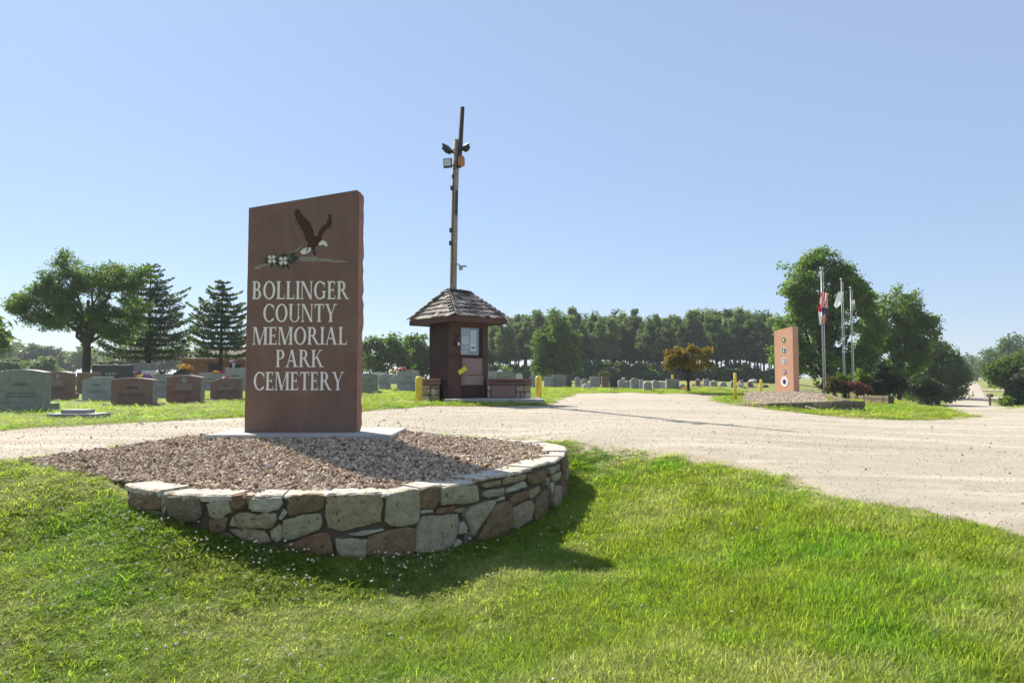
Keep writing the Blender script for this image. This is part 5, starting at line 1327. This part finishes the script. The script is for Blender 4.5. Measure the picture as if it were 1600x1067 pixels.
shrub(1342, 44, [(1345,588,12,10),(1352,598,12,10)], 'lf_bright', 1400, 1.8, 'light green bush behind the right end of the red shrubs', 55)
shrub(1390, 44, [(1385,590,24,26),(1398,602,22,20),(1375,605,20,16)], 'lf_shrub', 5200, 2.0, 'big dark evergreen bush right of the red shrubs', 56)
shrub(1440, 62, [(1435,600,30,22),(1460,610,26,16)], 'lf_shrub', 4000, 2.2, 'dark undergrowth bush beneath the trees left of the far road', 57)
shrub(1573, 60, [(1572,628,8,10)], 'lf_maple', 900, 2.0, 'small bush at the foot of the dark tree by the right edge', 58)
shrub(938, 92, [(946,590,9,10)], 'lf_bright', 900, 2.0, 'small bright green bush at the foot of the pine wood', 59)
# pine wood
pine_src = []
for k in range(5):
    rs = np.random.RandomState(200 + k); H = 15.0; lob = []
    for j in range(11):
        f = .42 + .57 * j / 10; w = (2.1 if f < .62 else 2.1 * ((1.03 - f) / .41) ** .75) * (.7 + .5 * rs.rand()); a = rs.rand() * 6.28
        lob.append((math.cos(a) * w * .45, math.sin(a) * w * .45, H * f, w, w, 1.2))
    me_, cc_ = crown_mesh('crown', lob, 5200, .25, .42, M['lf_pine'], 300 + k, 170, .5)
    mb = MB(); mb.tube([(0, 0, -.4), (.1, 0, H * .4), (0, .1, H * .95)], [.2, .15, .04], 7); limbs(mb, Vector((0, 0, H * .5)), [tuple(c_) for c_ in cc_[:10]], .05, rs); tm = mb.mesh('trunk', M['bark'], True)
    pine_src.append((me_, tm))
rs = np.random.RandomState(77)
n_p = 0
for row, Y in enumerate((128, 134, 141, 150)):
    px = 690 + row * 3
    while px < 1245:
        if not (670 < px < 700):
            Yj = Y + rs.randn() * 2; ytop = np.interp(px, [690,760,820,860,930,985,1040,1110,1160,1215,1245], [525,512,497,490,494,497,494,486,486,500,500]) + rs.randn() * 6.5 + (3 - row) * 2
            P = foot(px, Yj); H = at_depth(px, ytop, Yj).z - P.z; k = rs.randint(5); s = H / 15.6
            e = empty('pine_tree', P, 'tall dark pine in the dense wood behind the graves', 'tree', 'pines of the wood behind the graves', rz=rs.rand() * 6.28)
            for nm, mm in zip(('crown', 'trunk'), pine_src[k]):
                o = link(nm, mm, e); w_ = s * (.85 + .4 * rs.rand()); o.scale = (w_, w_, s) if nm == 'crown' else (s, s, s)
            n_p += 1
        px += 10.5 + rs.rand() * 8
# undergrowth along the wood's foot
for i in range(50):
    px = 760 + (i % 26) * 18 + rs.rand() * 10
    if i == 0: us = [crown_mesh('foliage', [(0,0,1.3,2.4,2,1.6),(1.2,0,.8,1.6,1.5,1.2),(-1.3,0,1.0,1.6,1.5,1.3)], 1500, .3, .4, M['lf_oak' if q_ else 'lf_pine'], 400 + q_)[0] for q_ in range(3)]
    e = empty('bush', foot(px, 122 + rs.rand() * 4), 'dark bush in the undergrowth along the foot of the pine wood', 'bush', 'undergrowth at the foot of the pine wood', rz=rs.rand() * 6)
    o = link('foliage', us[i % 3], e); o.scale = (1 + .5 * rs.rand(),) * 2 + (.7 + .7 * rs.rand(),)
# far trees at left
far_src = []
for k in range(4):
    rs2 = np.random.RandomState(500 + k); lob = [(0, 0, 7, 4, 4, 4)] + [(rs2.randn() * 3, rs2.randn() * 2, 5 + rs2.rand() * 5, 2.6, 2.6, 2.4) for _ in range(6)]
    me_, cc_ = crown_mesh('crown', lob, 2600, .5, .7, M['lf_far'], 600 + k, 110, .45); mb = MB(); mb.tube([(0, 0, -.5), (0, 0, 4), (0, 0, 8)], [.35, .28, .1], 7); limbs(mb, Vector((0, 0, 3)), [tuple(c_) for c_ in cc_[:8]], .1, rs2); far_src.append((me_, mb.mesh('trunk', M['bark'], True)))
def far_tree(px, Y, ytop, label, group, wide=1.0, name='distant_tree'):
    P = foot(px, Y); H = at_depth(px, ytop, Y).z - P.z; s = H / 11.5; k = rs.randint(4); e = empty(name, P, label, 'tree', group, rz=rs.rand() * 6)
    for nm, mm in zip(('crown', 'trunk'), far_src[k]): o = link(nm, mm, e); o.scale = (s * wide, s * wide, s)
for i, px in enumerate(list(range(-150, 450, 22)) + [430, 450, 560, 565, 640]):
    far_tree(px + rs.randn() * 5, 190 + 50 * rs.rand(), np.interp(px, [-150,0,20,60,110,200,300,450,650], [520,530,536,548,545,540,548,548,545]) + rs.randn() * 4, 'hazy distant tree in the treeline beyond the left graves', 'treeline beyond the left graves', 1.3)
for i, px in enumerate([8, 45, 70, 190, 215]):
    far_tree(px, 110 + 10 * rs.rand(), [556, 560, 556, 556, 560][i], 'low green tree in front of the hazy left treeline', 'low trees before the left treeline', 1.4)
for i, px in enumerate([1395, 1425, 1450, 1480, 1500, 1526, 1540, 1560, 1585, 1610, 1640, 1670]):
    far_tree(px, 260 + 80 * rs.rand() if px > 1490 else 120, np.interp(px, [1395,1480,1520,1560,1620,1670], [560,575,566,560,545,540]) + rs.randn() * 3, 'distant tree of the wood at the end of the road', 'wood at the end of the road', 1.3)
for px, Y, yt in ((-40,50,470),(-90,60,440),(1660,70,520),(1700,55,500)):
    far_tree(px, Y, yt, 'leafy tree just beyond the edge of view', 'trees beyond the edges of view', 1.0, 'leafy_tree')

# ------------------------------------------------------------------ house behind the conifers
hp = foot(335, 72); house = empty('house', hp, 'low brick house with brown roof behind the conifers left of the eagle sign', 'house')
s = 72 / F
MB().box(-3.4, 6.5, 0, 6, -.3, 2.45).build('wall', M['brick_wall'], house)
mb = MB(); mb.add([(-4.1,-.7,2.5),(7.2,-.7,2.5),(7.2,6.7,2.5),(-4.1,6.7,2.5),(-2,3,4.0),(5.2,3,4.0)], [(0,1,5,4),(1,2,5),(2,3,4,5),(3,0,4),(3,2,1,0)]); rf = mb.build('roof', M['roof_brown'], house)
for x0, x1, z0, z1, nm in ((-.6,.9,.1,2.1,'garage_door'),(1.6,2.8,.8,2.0,'window'),(3.4,4.3,0,2.1,'door')):
    w = MB().box(x0, x1, -.03, .02, z0, z1).build(nm, M['dark'], house); MB().box(x0-.08, x1+.08, -.05, -.032, z1, z1+.1).build('lintel', M['roof_brown'], w)
MB().box(-4.1, 7.2, -.74, -.7, 2.36, 2.6).build('fascia', M['brick_wall'], house)

# small marker post by the side drive
p = foot(1544.5, 95); e = empty('mailbox', p, 'small dark mailbox post by the side drive right of the far road', 'mailbox')
MB().box(-.09, .09, -.09, .09, -.2, 1.2).build('post', M['bark'], e); mb = MB(); mb.tube([(0, -.4, 1.45), (0, .4, 1.45)], .24, 10); mb.build('box', M['black_metal'], e)

# ------------------------------------------------------------------ grass, clover, loose stones
M['grass'] = None
m, t, b, out = nodes_of('grass_blades')
v = wpos(t); inst = nd(t, 'ObjectInfo').outputs['Random']
big = noise(t, .55, 4, .6, v); sml = noise(t, 3.2, 4, .7, v)
c = ramp(t, sml, [(.28, (.16,.215,.03)), (.55, (.245,.325,.044)), (.8, (.34,.375,.085))])
c = mixc(t, nd(t, 'MapRange', {0: big, 1: .5, 2: .68, 4: .75}).outputs[0], c, (.155,.34,.036))
sep = nd(t, 'SeparateXYZ', {0: v})
pale = nd(t, 'MapRange', {0: noise(t, .8, 5, .7, nd(t, 'Mapping', {0: v, 1: (13, 5, 0)}).outputs[0]), 1: .49, 2: .64, 4: .9}).outputs[0]
c = mixc(t, pale, c, (.38,.40,.18))
rv = nd(t, 'MapRange', {0: inst, 3: .7, 4: 1.35}).outputs[0]
c = mixc(t, 1.0, c, nd(t, 'CombineXYZ', {0: rv, 1: rv, 2: rv}).outputs[0], 'MULTIPLY')
straw = nd(t, 'Math', {0: inst, 1: .93}, operation='GREATER_THAN').outputs[0]
c = mixc(t, nd(t, 'Math', {0: straw, 1: .7}, operation='MULTIPLY').outputs[0], c, (.24,.2,.1))
t.links.new(c, b.inputs['Base Color']); b.inputs['Roughness'].default_value = .6; b.inputs['Specular IOR Level'].default_value = .15
tr = nd(t, 'BsdfTranslucent', {0: mixc(t, 1.0, c, (1.5,1.55,.7), 'MULTIPLY')})
t.links.new(nd(t, 'MixShader', {0: .55, 1: b.outputs[0], 2: tr.outputs[0]}).outputs[0], out.inputs[0]); M['grass'] = m
tufts = [tuft_mesh(700 + i, 19, .058, .03, .07, .0037, 1.1, M['grass']) for i in range(5)] + [tuft_mesh(720 + i, 15, .052, .045, .1, .0043, .95, M['grass']) for i in range(3)]
rs = np.random.RandomState(99)
def wall_inside(x, y):
    P = np.array([(p.x, p.y) for p in wc] + [(p.x, p.y) for p in left_edge]); return inside_poly(x, y, P)
def slab_bed(x, y): return inside_poly(x, y, P2)
n = 330000
u = rs.rand(n); r = 1.9 * (48 / 1.9) ** (u ** .85); a = np.radians(rs.uniform(-48, 46, n))
x, y = r * np.sin(a), r * np.cos(a)
sdv = road_sd(x, y)
edge = sdv + (fbm(x * 1.7, y * 1.7, 51) - .5) * .9
pk = np.where(edge > .35, 1, np.clip(edge / .5 + .42, 0, 1) * .8) * np.where(sdv < -.12, .0, 1)
# thin and bare patches: dirt beside the wall's back and dry spots
bare = fbm(x * .9, y * .9, 61)
pk *= np.where(bare > .66, .45, 1)
k = (rs.rand(n) < pk) & ~wall_inside(x, y) & (~slab_bed(x, y) | (rs.rand(n) < .1))
x, y, r, sdv = x[k], y[k], r[k], sdv[k]
z = ground_rbf(x, y) + (fbm(x * 1.6, y * 1.6, 21) - .5) * .05 * np.clip(sdv / .8, 0, 1) * np.clip(2 - r / 25, 0, 1) - .006
n = len(x); lush = fbm(x * .5, y * .5, 71); right = 1 / (1 + np.exp(-(x - .3) * 1.6))
hs = (.55 + .9 * lush) * (.56 + .5 * right) * (.75 + .5 * rs.rand(n)) * np.where(r > 10, .55, 1) * np.clip(.45 + sdv * .9, .45, 1)
ws_ = (.9 + .4 * rs.rand(n)) * np.clip(r / 6, 1, 3.2)
rot = np.column_stack([rs.randn(n) * .18, rs.randn(n) * .18, rs.rand(n) * 6.283])
pick = np.where(rs.rand(n) < .25 + .5 * right * lush, rs.randint(5, 8, n), rs.randint(0, 5, n))
instancer('lawn_grass', np.column_stack([x, y, z]), rot, np.column_stack([ws_, ws_, hs]), pick, tufts); tag(bpy.data.objects['lawn_grass'], 'short sunlit green lawn grass in front of the stone wall and among the graves', 'grass')
# clover: leaves and white heads left of and below the wall
m, t, b, out = nodes_of('clover_leaf')
rnd = nd(t, 'ObjectInfo').outputs['Random']; c = ramp(t, rnd, [(0, (.11,.165,.026)), (.6, (.17,.24,.037)), (1, (.23,.28,.06))])
t.links.new(c, b.inputs['Base Color']); b.inputs['Roughness'].default_value = .7; b.inputs['Specular IOR Level'].default_value = .1
tr = nd(t, 'BsdfTranslucent', {0: mixc(t, 1.0, c, (1.4,1.5,.6), 'MULTIPLY')}); t.links.new(nd(t, 'MixShader', {0: .4, 1: b.outputs[0], 2: tr.outputs[0]}).outputs[0], out.inputs[0]); M['clover'] = m
def clover_mesh(seed):
    rs = np.random.RandomState(seed); V = []; fs = []
    for k in range(5):
        cx, cy, cz = rs.randn() * .02, rs.randn() * .02, .03 + .03 * rs.rand(); ph = rs.rand() * 6; tl = rs.randn(2) * .3
        for j in range(3):
            a = ph + j * 2.094; L = .011 + .005 * rs.rand(); c_, s_ = math.cos(a), math.sin(a); n0 = len(V)
            for f, w in ((0, 0), (.6, .55), (1.05, .35), (1.05, -.35), (.6, -.55)):
                px, py = L * (f * c_ - w * s_), L * (f * s_ + w * c_); V.append((cx + px, cy + py, cz + px * tl[0] + py * tl[1] + .004 * f))
            fs.append((n0, n0+4, n0+3, n0+2, n0+1))
    me = bpy.data.meshes.new('clover'); me.from_pydata(V, [], fs); me.materials.append(M['clover']); me.update(); return me
n = 36000; x = rs.uniform(-6.5, 2.2, n); y = rs.uniform(3.2, 8.6, n)
dens = np.exp(-(dist_poly(x, y, np.array([(p.x, p.y) for p in wc])[:130], False) / .5) ** 2) + .09
dens *= np.where(x < -1.0, 1, .75) * (fbm(x * 1.3, y * 1.3, 81) > .43)
k = (rs.rand(n) < dens) & ~wall_inside(x, y); x, y = x[k], y[k]; sdv = road_sd(x, y); k = sdv > .25; x, y = x[k], y[k]; n = len(x)
z = ground_rbf(x, y) + .0
sc = rs.uniform(.55, 1.0, n)
instancer('clover', np.column_stack([x, y, z]), np.column_stack([rs.randn(n) * .15, rs.randn(n) * .15, rs.rand(n) * 6.28]), np.repeat(sc[:, None], 3, 1), rs.randint(0, 4, n), [clover_mesh(800 + i) for i in range(4)]); tag(bpy.data.objects['clover'], 'dense green clover growing along the foot of the curved stone wall', 'clover')
M['clover_head'] = plain('clover_head', (.78,.72,.55), .9)
heads = []
for i in range(2):
    mb = MB(); mb.tube([(0, 0, 0), (.004, 0, .05), (.003, .002, .085)], .0013, 4); nst = len(mb.f)
    mb.cur = 1; V, Fq = petals(34, .0085, 900 + i, .005, 1.0); mb.add(V + np.array([.003, .002, .088]), [tuple(f) for f in Fq]); heads.append(mb.mesh('clover_head', [M['clover'], M['clover_head']]))
nh = 520; i = rs.choice(len(x), nh); j = rs.randn(nh, 2) * .1; hx, hy = x[i] + j[:, 0], y[i] + j[:, 1]
kk = (~wall_inside(hx, hy)) & (rs.rand(nh) < np.where(hx < -.8, 1, .45)); hx, hy = hx[kk], hy[kk]; n = len(hx)
instancer('clover_flowers', np.column_stack([hx, hy, ground_rbf(hx, hy)]), np.column_stack([rs.randn(n) * .2, rs.randn(n) * .2, rs.rand(n) * 6]), np.repeat(rs.uniform(.65, 1.15, n)[:, None], 3, 1), rs.randint(0, 2, n), heads); tag(bpy.data.objects['clover_flowers'], 'scattered white clover heads in the grass below the stone wall', 'flowers')
# loose stones of the drive
M['chip'] = random_mat('drive_chippings', [(0, (.24,.205,.16)), (.3, (.38,.335,.265)), (.7, (.5,.45,.37)), (1, (.62,.575,.5))], .9, 0)
n = 42000; r = 5 * (26 / 5) ** rs.rand(n); a = np.radians(rs.uniform(-48, 48, n)); x, y = r * np.sin(a), r * np.cos(a)
sdv = road_sd(x, y); k = (sdv < .1) & (rs.rand(n) < np.where(sdv > -.8, 1.0, .55)) & ~wall_inside(x, y); x, y, r = x[k], y[k], r[k]; n = len(x)
sz = rs.uniform(.004, .011, n) * np.clip(r / 11, .8, 1.2) * np.where(rs.rand(n) < .012, 2.4, 1)
instancer('loose_chippings', np.column_stack([x, y, road_z(x, y) + sz * .3]), rs.rand(n, 3) * 6.28, np.repeat(sz[:, None], 3, 1), rs.randint(0, 4, n), [rock_mesh(60 + i, M['chip'], .8) for i in range(4)]); tag(bpy.data.objects['loose_chippings'], 'loose pale stone chippings scattered over the gravel drive', 'gravel')

# ------------------------------------------------------------------ thin summer haze
m = bpy.data.materials.new('haze'); m.use_nodes = True; t = m.node_tree; t.nodes.clear()
out = t.nodes.new('ShaderNodeOutputMaterial'); pv = t.nodes.new('ShaderNodeVolumePrincipled')
pv.inputs['Color'].default_value = (.86, .93, 1, 1); pv.inputs['Density'].default_value = .00036; pv.inputs['Anisotropy'].default_value = .2
t.links.new(pv.outputs[0], out.inputs['Volume'])
hz = MB().box(-4200, 4200, -4200, 4200, -6, 24).build('haze', m); hz['kind'] = 'stuff'
